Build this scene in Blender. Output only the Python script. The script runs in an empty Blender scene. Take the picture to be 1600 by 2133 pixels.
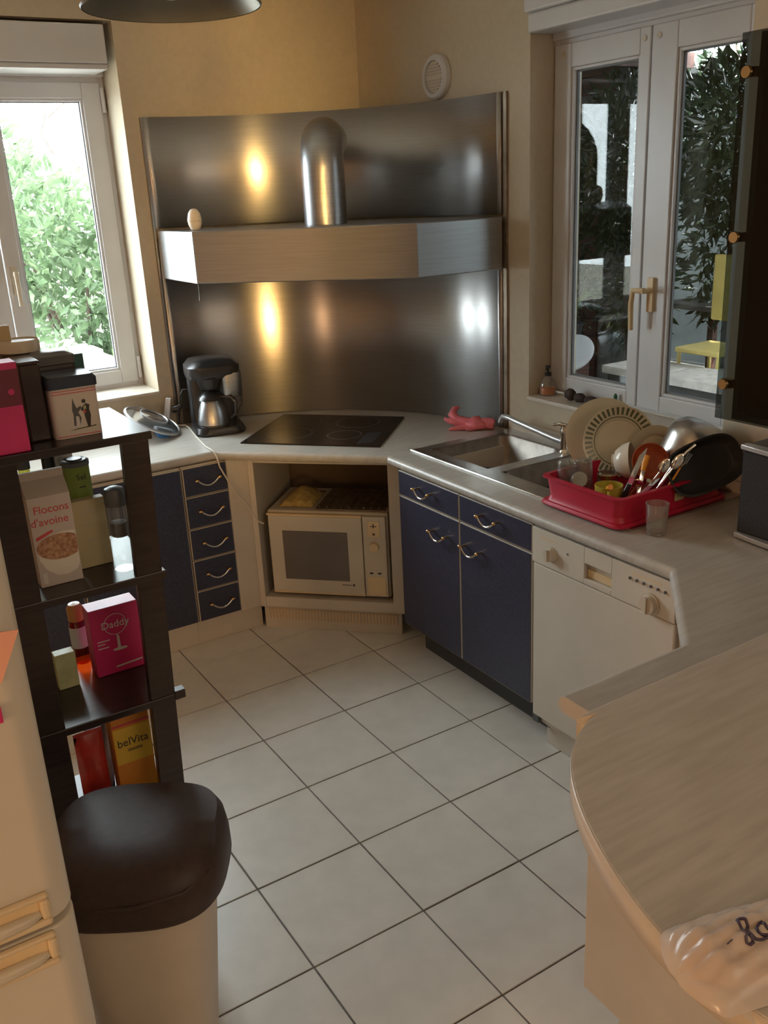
import bpy, bmesh, math, random
from mathutils import Vector, Matrix
random.seed(7)
SC = bpy.context.scene
COL = SC.collection
R = math.radians

# ------------------------------------------------------------------ camera, sky, sun, lamps, exposure
cam = bpy.data.objects.new('camera', bpy.data.cameras.new('camera'))
COL.objects.link(cam)
cam.data.sensor_fit = 'HORIZONTAL'; cam.data.sensor_width = 36.0
cam.data.lens = 36.0 * 1926.0 / 1600.0
cam.data.clip_start = 0.02; cam.data.clip_end = 200
RR = ((0.844385, -0.533645, -0.047292), (-0.215371, -0.257298, -0.942026), (0.49054, 0.805618, -0.332191))
M = Matrix.Identity(4)
for k in range(3):
    M[k][0] = RR[0][k]; M[k][1] = -RR[1][k]; M[k][2] = -RR[2][k]
M[0][3], M[1][3], M[2][3] = -0.7577, -3.4004, 1.8729
cam.matrix_world = M
SC.camera = cam

world = bpy.data.worlds.new('sky'); SC.world = world
world.use_nodes = True
bg = world.node_tree.nodes['Background']
bg.inputs[0].default_value = (0.86, 0.94, 1.0, 1)
bg.inputs[1].default_value = 21.0

sun = bpy.data.objects.new('sun', bpy.data.lights.new('sun', 'SUN')); COL.objects.link(sun)
sun.data.energy = 24.0; sun.data.color = (1.0, 0.95, 0.87); sun.data.angle = R(0.8)
sun.rotation_euler = Vector((-0.5, 0.3, -1.1)).to_track_quat('-Z', 'Y').to_euler()
sun.location = (10, -4, 16)

def lamp(name, loc, power, color, radius):
    o = bpy.data.objects.new(name, bpy.data.lights.new(name, 'POINT')); COL.objects.link(o)
    o.location = loc; o.data.energy = power; o.data.color = color; o.data.shadow_soft_size = radius
    return o
lamp('side_lamp', (-3.0, -3.35, 1.20), 100.0, (1.0, 0.56, 0.28), 0.30)       # low tungsten table lamp in the dining area behind the viewer
lamp('room_lamp', (0.5, -4.9, 2.3), 44.0, (1.0, 0.80, 0.60), 0.70)          # weaker ceiling bulb further back
col_ = bpy.data.objects.new('column_lamp', bpy.data.lights.new('column_lamp', 'AREA')); COL.objects.link(col_)   # unseen tall strip light added to draw the warm streak on the splashback
col_.data.shape = 'RECTANGLE'; col_.data.size = 0.07; col_.data.size_y = 1.8; col_.data.spread = R(15); col_.data.energy = 2.2; col_.data.color = (1.0, 0.60, 0.20)
col_.location = (-1.12, -3.95, 1.80); col_.rotation_euler = (Vector((1.15, 0.6, 1.80)) - col_.location).to_track_quat('-Z', 'Y').to_euler()
spot = bpy.data.objects.new('ceiling_spot', bpy.data.lights.new('ceiling_spot', 'SPOT')); COL.objects.link(spot)      # unseen warm spot added to brighten the wall at the cooking corner
spot.location = (-0.2, -4.2, 2.60); spot.data.energy = 25.0; spot.data.color = (1.0, 0.58, 0.20); spot.data.shadow_soft_size = 0.30
spot.data.spot_size = R(26); spot.data.spot_blend = 0.9
spot.rotation_euler = (Vector((1.50, 0.60, 2.35)) - spot.location).to_track_quat('-Z', 'Y').to_euler()

def portal(name, loc, rot, sx, sy):
    o = bpy.data.objects.new(name, bpy.data.lights.new(name, 'AREA')); COL.objects.link(o)
    o.data.shape = 'RECTANGLE'; o.data.size = sx; o.data.size_y = sy; o.location = loc; o.rotation_euler = rot
    o.data.cycles.is_portal = True
portal('portal_window_left', (0.05, 1.05, 1.75), (R(90), 0, R(180)), 1.1, 1.5)
portal('portal_window_right', (2.05, -0.98, 1.7), (R(90), 0, R(90)), 1.0, 1.4)

SC.view_settings.view_transform = 'Standard'; SC.view_settings.look = 'None'
SC.view_settings.gamma = 1.0; SC.view_settings.use_curve_mapping = False
SC.view_settings.exposure = 0.0

# ------------------------------------------------------------------ materials
def mat(name, col, rough=0.5, metal=0.0, var=0.06, scale=8.0, stretch=(1, 1, 1), bump=0.0, spec=0.5, coat=0.0, aniso=0.0, trans=0.0, col2=None, emit=None, alpha=1.0):
    m = bpy.data.materials.new(name); m.use_nodes = True
    nt = m.node_tree; b = nt.nodes['Principled BSDF']
    b.inputs['Roughness'].default_value = rough; b.inputs['Metallic'].default_value = metal
    b.inputs['Specular IOR Level'].default_value = spec
    b.inputs['Coat Weight'].default_value = coat; b.inputs['Coat Roughness'].default_value = 0.08
    b.inputs['Transmission Weight'].default_value = trans; b.inputs['Alpha'].default_value = alpha
    tc = nt.nodes.new('ShaderNodeTexCoord'); mp = nt.nodes.new('ShaderNodeMapping')
    mp.inputs['Scale'].default_value = stretch
    nz = nt.nodes.new('ShaderNodeTexNoise'); nz.inputs['Scale'].default_value = scale; nz.inputs['Detail'].default_value = 5
    nt.links.new(tc.outputs['Object'], mp.inputs['Vector']); nt.links.new(mp.outputs[0], nz.inputs['Vector'])
    mx = nt.nodes.new('ShaderNodeMix'); mx.data_type = 'RGBA'
    lo = tuple(c * (1 - var) for c in col) if col2 is None else col2
    hi = tuple(min(1, c * (1 + var)) for c in col) if col2 is None else col
    rp = nt.nodes.new('ShaderNodeMapRange'); rp.inputs[1].default_value = 0.35; rp.inputs[2].default_value = 0.65
    nt.links.new(nz.outputs['Fac'], rp.inputs[0]); nt.links.new(rp.outputs[0], mx.inputs['Factor'])
    mx.inputs['A'].default_value = (*lo, 1); mx.inputs['B'].default_value = (*hi, 1)
    nt.links.new(mx.outputs['Result'], b.inputs['Base Color'])
    if bump:
        bp = nt.nodes.new('ShaderNodeBump'); bp.inputs['Strength'].default_value = bump; bp.inputs['Distance'].default_value = 0.004
        nt.links.new(nz.outputs['Fac'], bp.inputs['Height']); nt.links.new(bp.outputs[0], b.inputs['Normal'])
    if aniso:
        b.inputs['Anisotropic'].default_value = aniso
        tg = nt.nodes.new('ShaderNodeTangent'); tg.direction_type = 'UV_MAP'
        nt.links.new(tg.outputs[0], b.inputs['Tangent'])
    if emit:
        b.inputs['Emission Color'].default_value = (*emit[0], 1); b.inputs['Emission Strength'].default_value = emit[1]
    return m

def glass_mat(name, tint=(1, 1, 1), refl=1.0, rough=0.0, base=0.04, haze=0.0):
    m = bpy.data.materials.new(name); m.use_nodes = True
    nt = m.node_tree; nt.nodes.clear()
    out = nt.nodes.new('ShaderNodeOutputMaterial'); mx = nt.nodes.new('ShaderNodeMixShader')
    tr = nt.nodes.new('ShaderNodeBsdfTransparent'); gl = nt.nodes.new('ShaderNodeBsdfGlossy')
    tr.inputs[0].default_value = (*tint, 1); gl.inputs['Roughness'].default_value = rough
    lw = nt.nodes.new('ShaderNodeLayerWeight'); lw.inputs['Blend'].default_value = 0.5
    pw = nt.nodes.new('ShaderNodeMath'); pw.operation = 'POWER'; pw.inputs[1].default_value = 3.0
    ma = nt.nodes.new('ShaderNodeMath'); ma.operation = 'MULTIPLY_ADD'; ma.inputs[1].default_value = 0.7 * refl; ma.inputs[2].default_value = base
    nt.links.new(lw.outputs['Facing'], pw.inputs[0]); nt.links.new(pw.outputs[0], ma.inputs[0])
    nt.links.new(ma.outputs[0], mx.inputs[0]); nt.links.new(tr.outputs[0], mx.inputs[1]); nt.links.new(gl.outputs[0], mx.inputs[2])
    if haze:      # pale diffuse mixed in to imitate light caught by the glass
        df = nt.nodes.new('ShaderNodeBsdfDiffuse'); df.inputs[0].default_value = (.75, .74, .70, 1); m2 = nt.nodes.new('ShaderNodeMixShader'); m2.inputs[0].default_value = haze
        nt.links.new(mx.outputs[0], m2.inputs[1]); nt.links.new(df.outputs[0], m2.inputs[2]); nt.links.new(m2.outputs[0], out.inputs[0])
    else: nt.links.new(mx.outputs[0], out.inputs[0])
    return m

def leaf_mat(name, c1, c2, rough=0.35, trans=0.4):
    m = bpy.data.materials.new(name); m.use_nodes = True
    nt = m.node_tree; b = nt.nodes['Principled BSDF']; out = nt.nodes['Material Output']
    nz = nt.nodes.new('ShaderNodeTexNoise'); nz.inputs['Scale'].default_value = 6
    tc = nt.nodes.new('ShaderNodeTexCoord'); nt.links.new(tc.outputs['Object'], nz.inputs['Vector'])
    mx = nt.nodes.new('ShaderNodeMix'); mx.data_type = 'RGBA'
    mx.inputs['A'].default_value = (*c1, 1); mx.inputs['B'].default_value = (*c2, 1)
    nt.links.new(nz.outputs['Fac'], mx.inputs['Factor']); nt.links.new(mx.outputs['Result'], b.inputs['Base Color'])
    b.inputs['Roughness'].default_value = rough
    t = nt.nodes.new('ShaderNodeBsdfTranslucent'); nt.links.new(mx.outputs['Result'], t.inputs[0])
    ms = nt.nodes.new('ShaderNodeMixShader'); ms.inputs[0].default_value = trans
    nt.links.new(b.outputs[0], ms.inputs[1]); nt.links.new(t.outputs[0], ms.inputs[2]); nt.links.new(ms.outputs[0], out.inputs[0])
    return m

X = {}
X['wall'] = mat('wall_paint', (0.53, 0.46, 0.345), 0.7, var=0.03, scale=40, bump=0.05)
X['ceil'] = mat('ceiling_paint', (0.80, 0.76, 0.66), 0.8, var=0.02)
X['grout'] = mat('grout', (0.20, 0.19, 0.18), 0.9, var=0.15, scale=60)
X['tile'] = mat('floor_tile', (0.70, 0.68, 0.63), 0.32, var=0.05, scale=9, bump=0.02)
X['pvc'] = mat('white_pvc', (0.60, 0.61, 0.63), 0.35, var=0.02)
X['gasket'] = mat('grey_gasket', (0.16, 0.17, 0.18), 0.5)
X['pane'] = glass_mat('window_glass', (0.96, 0.98, 0.97), 0.4, base=0.018)
X['lam'] = mat('worktop_laminate', (0.49, 0.465, 0.42), 0.30, scale=5, stretch=(1.6, 12, 4), col2=(0.415, 0.39, 0.345))
X['lamedge'] = mat('worktop_edge', (0.62, 0.55, 0.46), 0.35, var=0.05)
X['cream'] = mat('cream_melamine', (0.58, 0.53, 0.45), 0.4, var=0.03)
X['navy'] = mat('navy_front', (0.033, 0.037, 0.068), 0.38, var=0.25, scale=120)
X['white'] = mat('white_enamel', (0.62, 0.58, 0.50), 0.28, var=0.02)
X['whiteold'] = mat('yellowed_white_plastic', (0.58, 0.53, 0.43), 0.35, var=0.04)
X['yellowed'] = mat('yellowed_plastic', (0.72, 0.56, 0.33), 0.4, var=0.05)
X['handleyel'] = mat('ivory_plastic', (0.64, 0.53, 0.36), 0.4, var=0.04)
X['boardbrown'] = mat('dark_brown_panel', (0.12, 0.08, 0.05), 0.7, var=0.1)  # dark brown for the niche back, against its cream sides
X['black'] = mat('black_plastic', (0.018, 0.018, 0.02), 0.3, var=0.2)
X['blackmat'] = mat('black_matt', (0.02, 0.02, 0.022), 0.6, var=0.2)
X['ceran'] = mat('black_ceramic_glass', (0.012, 0.010, 0.010), 0.08, var=0.1, spec=0.6)
X['steel'] = mat('brushed_steel', (0.50, 0.485, 0.47), 0.30, 1.0, var=0.05, scale=7, stretch=(1, 1, 40), aniso=1.0)
X['steelh'] = mat('hood_steel', (0.37, 0.375, 0.38), 0.36, 1.0, var=0.05, scale=5, stretch=(1, 1, 30))
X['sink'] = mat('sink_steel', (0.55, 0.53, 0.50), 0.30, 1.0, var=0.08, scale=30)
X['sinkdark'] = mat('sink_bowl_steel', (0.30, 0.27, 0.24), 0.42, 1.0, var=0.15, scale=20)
X['chrome'] = mat('chrome', (0.80, 0.78, 0.74), 0.10, 1.0, var=0.02)
X['brass'] = mat('brass', (0.75, 0.52, 0.25), 0.22, 1.0, var=0.05)
X['dark'] = mat('dark_stained_wood', (0.030, 0.020, 0.018), 0.30, scale=6, stretch=(2, 14, 14), col2=(0.016, 0.010, 0.009))
X['brown'] = mat('brown_plastic', (0.045, 0.027, 0.024), 0.5, var=0.12, scale=60)
X['bin'] = mat('bin_plastic', (0.66, 0.58, 0.48), 0.45, var=0.03)
X['pink'] = mat('magenta_print', (0.62, 0.03, 0.16), 0.4, var=0.1)
X['pinkdark'] = mat('dark_magenta_print', (0.16, 0.02, 0.04), 0.4, var=0.1)
X['darktin'] = mat('dark_tin_paint', (0.035, 0.022, 0.018), 0.3, var=0.3, scale=12)
X['tinwhite'] = mat('tin_white_paint', (0.66, 0.60, 0.54), 0.35, var=0.04)
X['tealdark'] = mat('dark_blue_lid', (0.03, 0.045, 0.075), 0.3, var=0.1)
X['teal'] = mat('dark_teal_plastic', (0.02, 0.10, 0.09), 0.4)
X['paperw'] = mat('white_carton', (0.60, 0.53, 0.49), 0.6, var=0.03)
X['paperdim'] = mat('carton_fold', (0.50, 0.44, 0.38), 0.6, var=0.04)
X['redprint'] = mat('red_print', (0.62, 0.08, 0.09), 0.6)
X['oats'] = mat('oats_print', (0.60, 0.36, 0.22), 0.7, scale=160, col2=(0.34, 0.16, 0.09))
X['bowlprint'] = mat('bowl_print', (0.80, 0.76, 0.68), 0.6, var=0.03)
X['manila'] = mat('yellow_carton', (0.52, 0.44, 0.25), 0.6, var=0.05)
X['ink'] = mat('dark_print', (0.05, 0.045, 0.04), 0.6)
X['greentin'] = mat('green_tin', (0.20, 0.27, 0.045), 0.4, var=0.06)
X['greydark'] = mat('grey_plastic_cap', (0.10, 0.105, 0.11), 0.4)
X['pepper'] = mat('peppercorns', (0.04, 0.03, 0.025), 0.8, var=0.6, scale=200)
X['amber'] = glass_mat('amber_oil', (0.85, 0.26, 0.07), 0.8, base=0.06)
X['gold'] = mat('amber_cap', (0.60, 0.30, 0.10), 0.35)
X['clear'] = glass_mat('clear_glass', (0.88, 0.90, 0.89), 1.3, base=0.08, haze=0.10)
X['oilgreen'] = glass_mat('green_oil_bottle', (0.62, 0.60, 0.22), 0.9, base=0.06)
X['label'] = mat('white_label', (0.70, 0.68, 0.64), 0.5)
X['orangebox'] = mat('orange_carton', (0.80, 0.36, 0.03), 0.5, scale=5, col2=(0.66, 0.22, 0.03))
X['yellowbox'] = mat('yellow_carton_print', (0.82, 0.52, 0.06), 0.5, var=0.06)
X['lightgreen'] = mat('pale_green_carton', (0.50, 0.54, 0.30), 0.5, var=0.12, scale=30)
X['redfoil'] = mat('red_foil_packet', (0.45, 0.04, 0.03), 0.25, var=0.2, scale=20, bump=0.3)
X['bluefoil'] = mat('blue_foil_packet', (0.14, 0.15, 0.32), 0.22, var=0.3, scale=20, bump=0.3)
X['orangefoil'] = mat('orange_foil_packet', (0.62, 0.22, 0.04), 0.3, var=0.3, scale=25, bump=0.3)
X['beige'] = mat('beige_carton', (0.50, 0.40, 0.22), 0.6)
X['cotton'] = mat('off_white_cloth', (0.62, 0.56, 0.48), 0.9, var=0.1, scale=30)
X['rack'] = mat('red_rack_plastic', (0.46, 0.012, 0.045), 0.38, var=0.05)
X['china'] = mat('cream_china', (0.62, 0.57, 0.42), 0.22, var=0.03)
X['chinagreen'] = mat('dark_green_glaze', (0.10, 0.115, 0.05), 0.25)
X['chinawhite'] = mat('white_china', (0.70, 0.63, 0.52), 0.22)
X['terra'] = mat('orange_red_bowl', (0.50, 0.12, 0.05), 0.4)
X['mug'] = mat('olive_yellow_mug', (0.50, 0.42, 0.06), 0.35)
X['orange'] = mat('orange_handle', (0.90, 0.36, 0.03), 0.4)
X['glove'] = mat('pink_rubber', (0.80, 0.20, 0.24), 0.5, var=0.08, scale=30, bump=0.1)
X['soap'] = mat('orange_soap', (0.85, 0.22, 0.02), 0.2, trans=0.3)
X['stone'] = mat('dark_brown_driftwood', (0.05, 0.034, 0.026), 0.8, var=0.4, scale=40, bump=0.4)
X['greenbit'] = mat('green_plastic', (0.02, 0.12, 0.05), 0.5)
X['lidglass'] = glass_mat('lid_glass', (0.75, 0.80, 0.82), 1.0, rough=0.12, base=0.35)
X['smoke'] = glass_mat('smoked_glass', (0.42, 0.46, 0.46), 0.5, base=0.035)
X['cabdark'] = mat('dark_cabinet_carcass', (0.055, 0.06, 0.065), 0.5, var=0.1)
X['silver'] = mat('silver_plastic', (0.55, 0.55, 0.55), 0.3, 0.6)
X['cloth'] = mat('speaker_cloth', (0.020, 0.020, 0.022), 0.85, var=0.3, scale=300)
X['shade'] = mat('grey_lamp_shade', (0.20, 0.20, 0.17), 0.4, 0.3, var=0.08)
X['bulb'] = mat('frosted_bulb', (0.72, 0.72, 0.68), 0.25)
X['paperpink'] = mat('pink_paper', (0.85, 0.42, 0.30), 0.6)
X['bag'] = mat('crumpled_plastic_bag', (0.76, 0.68, 0.62), 0.22, var=0.08, scale=10, bump=0.25, alpha=0.62)
X['bread'] = mat('bread_crust', (0.62, 0.36, 0.16), 0.7, var=0.2, scale=12)
X['pen'] = mat('blue_black_marker', (0.06, 0.045, 0.085), 0.5)
X['bluepl'] = mat('blue_plastic', (0.05, 0.22, 0.55), 0.4)
X['cordw'] = mat('white_cord', (0.62, 0.58, 0.52), 0.5)
X['foil'] = mat('baking_tray_metal', (0.30, 0.24, 0.18), 0.4, 0.7, var=0.2, scale=20)
X['rag'] = mat('yellow_rag', (0.42, 0.30, 0.10), 0.85, var=0.25, scale=40)
X['greywin'] = mat('oven_window_mesh', (0.145, 0.13, 0.115), 0.35, var=0.05, scale=300)
X['leafl'] = leaf_mat('laurel_leaf', (0.055, 0.105, 0.045), (0.17, 0.23, 0.13), 0.4, 0.5)
X['leafbig'] = leaf_mat('big_laurel_leaf', (0.10, 0.18, 0.04), (0.14, 0.22, 0.07), 0.4, 0.5)
X['leafd'] = leaf_mat('dark_conifer_leaf', (0.020, 0.034, 0.018), (0.045, 0.07, 0.03), 0.18, 0.15)
X['bark'] = mat('bark', (0.10, 0.075, 0.06), 0.9, var=0.3, scale=20, bump=0.4)
X['twig'] = mat('winter_twig', (0.22, 0.18, 0.16), 0.9, var=0.2)
X['soil'] = mat('garden_soil', (0.16, 0.15, 0.12), 0.95, var=0.3, scale=6)
X['stonew'] = mat('pale_kerb_stone', (0.50, 0.47, 0.42), 0.8, var=0.15, scale=14, bump=0.2)
X['concrete'] = mat('dark_paving', (0.06, 0.06, 0.055), 0.8, var=0.2, scale=8)
X['render'] = mat('white_render', (0.22, 0.21, 0.21), 0.85, var=0.06, scale=20)
X['boards'] = mat('brown_boards', (0.11, 0.05, 0.038), 0.6, var=0.15, scale=4, stretch=(1, 1, 16))
X['greyrender'] = mat('grey_render', (0.10, 0.12, 0.12), 0.85, var=0.08, scale=10)
X['yellowp'] = mat('yellow_garden_plastic', (0.62, 0.50, 0.16), 0.5)
X['flower'] = mat('red_petals', (0.75, 0.06, 0.10), 0.6)
X['bucket'] = mat('green_bucket_plastic', (0.02, 0.42, 0.26), 0.4)

# ------------------------------------------------------------------ mesh helpers
class Frame:
    def __init__(s, o, a, n): s.o = Vector((*o, 0)); s.a = Vector((*a, 0)).normalized(); s.n = Vector((*n, 0)).normalized()
    def p(s, a, b, z): return s.o + s.a * a + s.n * b + Vector((0, 0, z))

class MB:
    def __init__(s): s.v = []; s.f = []; s.uv = None
    def add(s, vs, fs):
        k = len(s.v); s.v += [Vector(v) for v in vs]; s.f += [tuple(i + k for i in f) for f in fs]; return s
    def hexa(s, p):
        return s.add(p, [(0, 3, 2, 1), (4, 5, 6, 7), (0, 1, 5, 4), (1, 2, 6, 5), (2, 3, 7, 6), (3, 0, 4, 7)])
    def box(s, x0, x1, y0, y1, z0, z1):
        return s.hexa([(x0, y0, z0), (x1, y0, z0), (x1, y1, z0), (x0, y1, z0), (x0, y0, z1), (x1, y0, z1), (x1, y1, z1), (x0, y1, z1)])
    def fbox(s, F, a0, a1, b0, b1, z0, z1):
        return s.hexa([F.p(a0, b0, z0), F.p(a1, b0, z0), F.p(a1, b1, z0), F.p(a0, b1, z0), F.p(a0, b0, z1), F.p(a1, b0, z1), F.p(a1, b1, z1), F.p(a0, b1, z1)])
    def prism(s, pts, z0, z1):
        n = len(pts)
        vs = [(x, y, z0) for x, y in pts] + [(x, y, z1) for x, y in pts]
        fs = [tuple(range(n - 1, -1, -1)), tuple(range(n, 2 * n))] + [(i, (i + 1) % n, n + (i + 1) % n, n + i) for i in range(n)]
        return s.add(vs, fs)
    def loft(s, rings, cap0=True, cap1=True, closed=True):
        n = len(rings[0]); vs = [p for r in rings for p in r]; fs = []
        for k in range(len(rings) - 1):
            for i in range(n if closed else n - 1):
                j = (i + 1) % n; fs.append((k * n + i, k * n + j, (k + 1) * n + j, (k + 1) * n + i))
        if cap0: fs.append(tuple(range(n - 1, -1, -1)))
        if cap1: fs.append(tuple(range((len(rings) - 1) * n, len(rings) * n)))
        return s.add(vs, fs)
    def lathe(s, prof, c=(0, 0, 0), n=24, cap0=True, cap1=True, Mx=None):
        rings = []
        for r, z in prof:
            ring = []
            for i in range(n):
                a = 2 * math.pi * i / n; p = Vector((r * math.cos(a), r * math.sin(a), z))
                ring.append((Mx @ p) if Mx else p + Vector(c))
            rings.append(ring)
        return s.loft(rings, cap0, cap1)
    def tube(s, pts, r, n=8, caps=True):
        pts = [Vector(p) for p in pts]; rs = r if isinstance(r, (list, tuple)) else [r] * len(pts)
        up = None; rings = []
        for i, p in enumerate(pts):
            d = (pts[min(i + 1, len(pts) - 1)] - pts[max(i - 1, 0)]).normalized()
            if up is None: up = d.orthogonal().normalized()
            up = (up - d * up.dot(d)).normalized(); sd = d.cross(up)
            rings.append([p + (up * math.cos(2 * math.pi * k / n) + sd * math.sin(2 * math.pi * k / n)) * rs[i] for k in range(n)])
        return s.loft(rings, caps, caps)
    def cyl(s, p0, p1, r0, r1=None, n=20): return s.tube([p0, p1], [r0, r0 if r1 is None else r1], n)
    def ball(s, c, rx, ry=None, rz=None, n=14, m=8):
        ry = rx if ry is None else ry; rz = rx if rz is None else rz
        rings = []
        for k in range(1, m):
            t = math.pi * k / m
            rings.append([(c[0] + rx * math.sin(t) * math.cos(2 * math.pi * i / n), c[1] + ry * math.sin(t) * math.sin(2 * math.pi * i / n), c[2] - rz * math.cos(t)) for i in range(n)])
        return s.loft(rings)
    def xf(s, Mx, k=0):
        for i in range(k, len(s.v)): s.v[i] = Mx @ s.v[i]
        return s
    def build(s, name, m, parent=None, smooth=0, bevel=0.0, seg=2, local=False, origin=None, kind=None, label=None, cat=None, group=None):
        me = bpy.data.meshes.new(name)
        off = Vector((0, 0, 0))
        if parent is not None and not local: off = WL[parent.name]
        elif parent is None and origin is None and cat:
            xs = [v.x for v in s.v]; ys = [v.y for v in s.v]; zs = [v.z for v in s.v]
            off = Vector(((min(xs) + max(xs)) / 2, (min(ys) + max(ys)) / 2, min(zs)))
        elif origin is not None: off = Vector(origin)
        me.from_pydata([tuple(v - off) for v in s.v], [], s.f)
        if s.uv:
            ul = me.uv_layers.new(name='UVMap')
            for l in me.loops: ul.data[l.index].uv = s.uv[l.vertex_index]
        bm = bmesh.new(); bm.from_mesh(me); bmesh.ops.recalc_face_normals(bm, faces=bm.faces); bm.to_mesh(me); bm.free()
        me.materials.append(m)
        o = bpy.data.objects.new(name, me); COL.objects.link(o)
        if smooth:
            me.polygons.foreach_set('use_smooth', [True] * len(me.polygons))
            me.set_sharp_from_angle(angle=R(smooth))
        if bevel:
            b = o.modifiers.new('bevel', 'BEVEL'); b.width = bevel; b.segments = seg; b.limit_method = 'ANGLE'; b.angle_limit = R(40)
        if parent is not None: o.parent = parent; WL[o.name] = WL[parent.name].copy()
        else: o.location = off; WL[o.name] = off.copy()
        if kind: o['kind'] = kind
        if label: o['label'] = label
        if cat: o['category'] = cat
        if group: o['group'] = group
        return o
WL = {}
def B(*a): return MB().box(*a)

def thing(name, label, cat, loc=(0, 0, 0), rz=0.0, group=None, rot=None):
    o = bpy.data.objects.new(name, None); COL.objects.link(o)
    o.location = loc; o.rotation_euler = rot if rot else (0, 0, rz); o.empty_display_size = 0.05
    o['label'] = label; o['category'] = cat
    if group: o['group'] = group
    WL[o.name] = Vector(loc); return o
def struct(name, loc=(0, 0, 0)):
    o = bpy.data.objects.new(name, None); COL.objects.link(o); o.location = loc; o['kind'] = 'structure'; o.empty_display_size = 0.05
    WL[o.name] = Vector(loc); return o
def dup(root, loc, rz=None, label=None):
    r = root.copy(); COL.objects.link(r); r.location = loc
    if rz is not None: r.rotation_euler = (0, 0, rz)
    if label: r['label'] = label
    for ch in list(root.children):
        c = ch.copy(); COL.objects.link(c); c.parent = r
        for g in list(ch.children):
            d = g.copy(); COL.objects.link(d); d.parent = c
    return r
def text(name, body, size, p, rot, m, parent, align='CENTER', sx=1.0, shear=0.0, depth=0.0003):
    cu = bpy.data.curves.new(name, 'FONT'); cu.body = body; cu.size = size; cu.align_x = align; cu.align_y = 'CENTER'; cu.extrude = depth; cu.shear = shear
    cu.materials.append(m)
    tmp = bpy.data.objects.new('tmp', cu)
    me = bpy.data.meshes.new_from_object(tmp); bpy.data.objects.remove(tmp)
    if not me.materials: me.materials.append(m)
    o = bpy.data.objects.new(name, me); COL.objects.link(o)
    o.parent = parent; o.location = Vector(p) - WL[parent.name]; o.rotation_euler = rot; o.scale = (sx, 1, 1); WL[o.name] = WL[parent.name].copy()
    return o
FY = (R(90), 0, 0)            # lettering on a face that looks towards -y
FX = (R(90), 0, R(-90))       # lettering on a face that looks towards -x

# ------------------------------------------------------------------ room shell
fl = B(-5.2, 1.74, -9, 0.74, -0.12, -0.004).build('floor', X['grout'], kind='structure')
T = 0.34
tile_mesh = None
for i in range(-5, 5):
    for j in range(-1, 12):
        x0, y1 = i * T, -j * T
        w = min(T, 1.735 - x0)
        if tile_mesh is None:
            t = B(0.0025, T - 0.0025, -T + 0.0025, -0.0025, -0.004, 0.0)
            to = t.build('tile', X['tile'], fl, bevel=0.0012, seg=1); tile_mesh = to
        else:
            to = tile_mesh.copy(); COL.objects.link(to)
        to.location = (x0, y1, random.uniform(-0.0004, 0.0004))
B(-5.4, 2.0, -9.2, 1.0, 2.75, 2.9).build('ceiling', X['ceil'], kind='structure')
B(-5.4, 2.0, -9.2, -9, 0, 2.75).build('wall_front', X['wall'], kind='structure')
B(-5.4, -5.2, -9, 1.0, 0, 2.75).build('wall_side', X['wall'], kind='structure')
wl = MB(); wl.box(-5.2, -0.50, 0.74, 1.0, 0, 2.75); wl.box(0.58, 2.0, 0.74, 1.0, 0, 2.75); wl.box(-0.5, 0.58, 0.74, 1.0, 0, 1.02); wl.box(-0.5, 0.58, 0.74, 1.0, 2.56, 2.75)
wl.build('wall_left', X['wall'], kind='structure')
wr = MB(); wr.box(1.74, 2.0, -0.50, 0.74, 0, 2.75); wr.box(1.74, 2.0, -9, -1.47, 0, 2.75); wr.box(1.74, 2.0, -1.47, -0.5, 0, 1.01); wr.box(1.74, 2.0, -1.47, -0.5, 2.56, 2.75)
wr.build('wall_right', X['wall'], kind='structure')

def bar(mb, ax, p0, p1, z0, z1, d0, d1):   # a bar of a window: along the wall p0..p1, height z0..z1, depth d0..d1
    if ax == 'y': mb.box(p0, p1, d0, d1, z0, z1)
    else: mb.box(d0, d1, p0, p1, z0, z1)
    return mb
def sash(win, ax, p0, p1, z0, z1, d0, d1, g0, g1, gz0, gz1):
    s = MB(); bar(s, ax, p0, g0, z0, z1, d0, d1); bar(s, ax, g1, p1, z0, z1, d0, d1); bar(s, ax, g0, g1, z0, gz0, d0, d1); bar(s, ax, g0, g1, gz1, z1, d0, d1)
    so = s.build('sash', X['pvc'], win, bevel=0.004)
    gd = d0 + (d1 - d0) * 0.45
    bd = MB(); w = 0.011
    for a in ((g0, g0 + w, gz0, gz1), (g1 - w, g1, gz0, gz1), (g0 + w, g1 - w, gz0, gz0 + w), (g0 + w, g1 - w, gz1 - w, gz1)):
        bar(bd, ax, *a, d0 + (gd - d0) * 0.3, gd + 0.012)
    bd.build('glazing_bead', X['pvc'], so, bevel=0.002)
    gk = MB(); w2 = 0.016
    for a in ((g0 + w, g0 + w2, gz0 + w, gz1 - w), (g1 - w2, g1 - w, gz0 + w, gz1 - w), (g0 + w2, g1 - w2, gz0 + w, gz0 + w2), (g0 + w2, g1 - w2, gz1 - w2, gz1 - w)):
        bar(gk, ax, *a, gd - 0.003, gd + 0.008)
    gk.build('gasket', X['gasket'], so)
    bar(MB(), ax, g0 + 0.004, g1 - 0.004, gz0 + 0.004, gz1 - 0.004, gd, gd + 0.004).build('pane', X['pane'], so)
    return so

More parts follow.
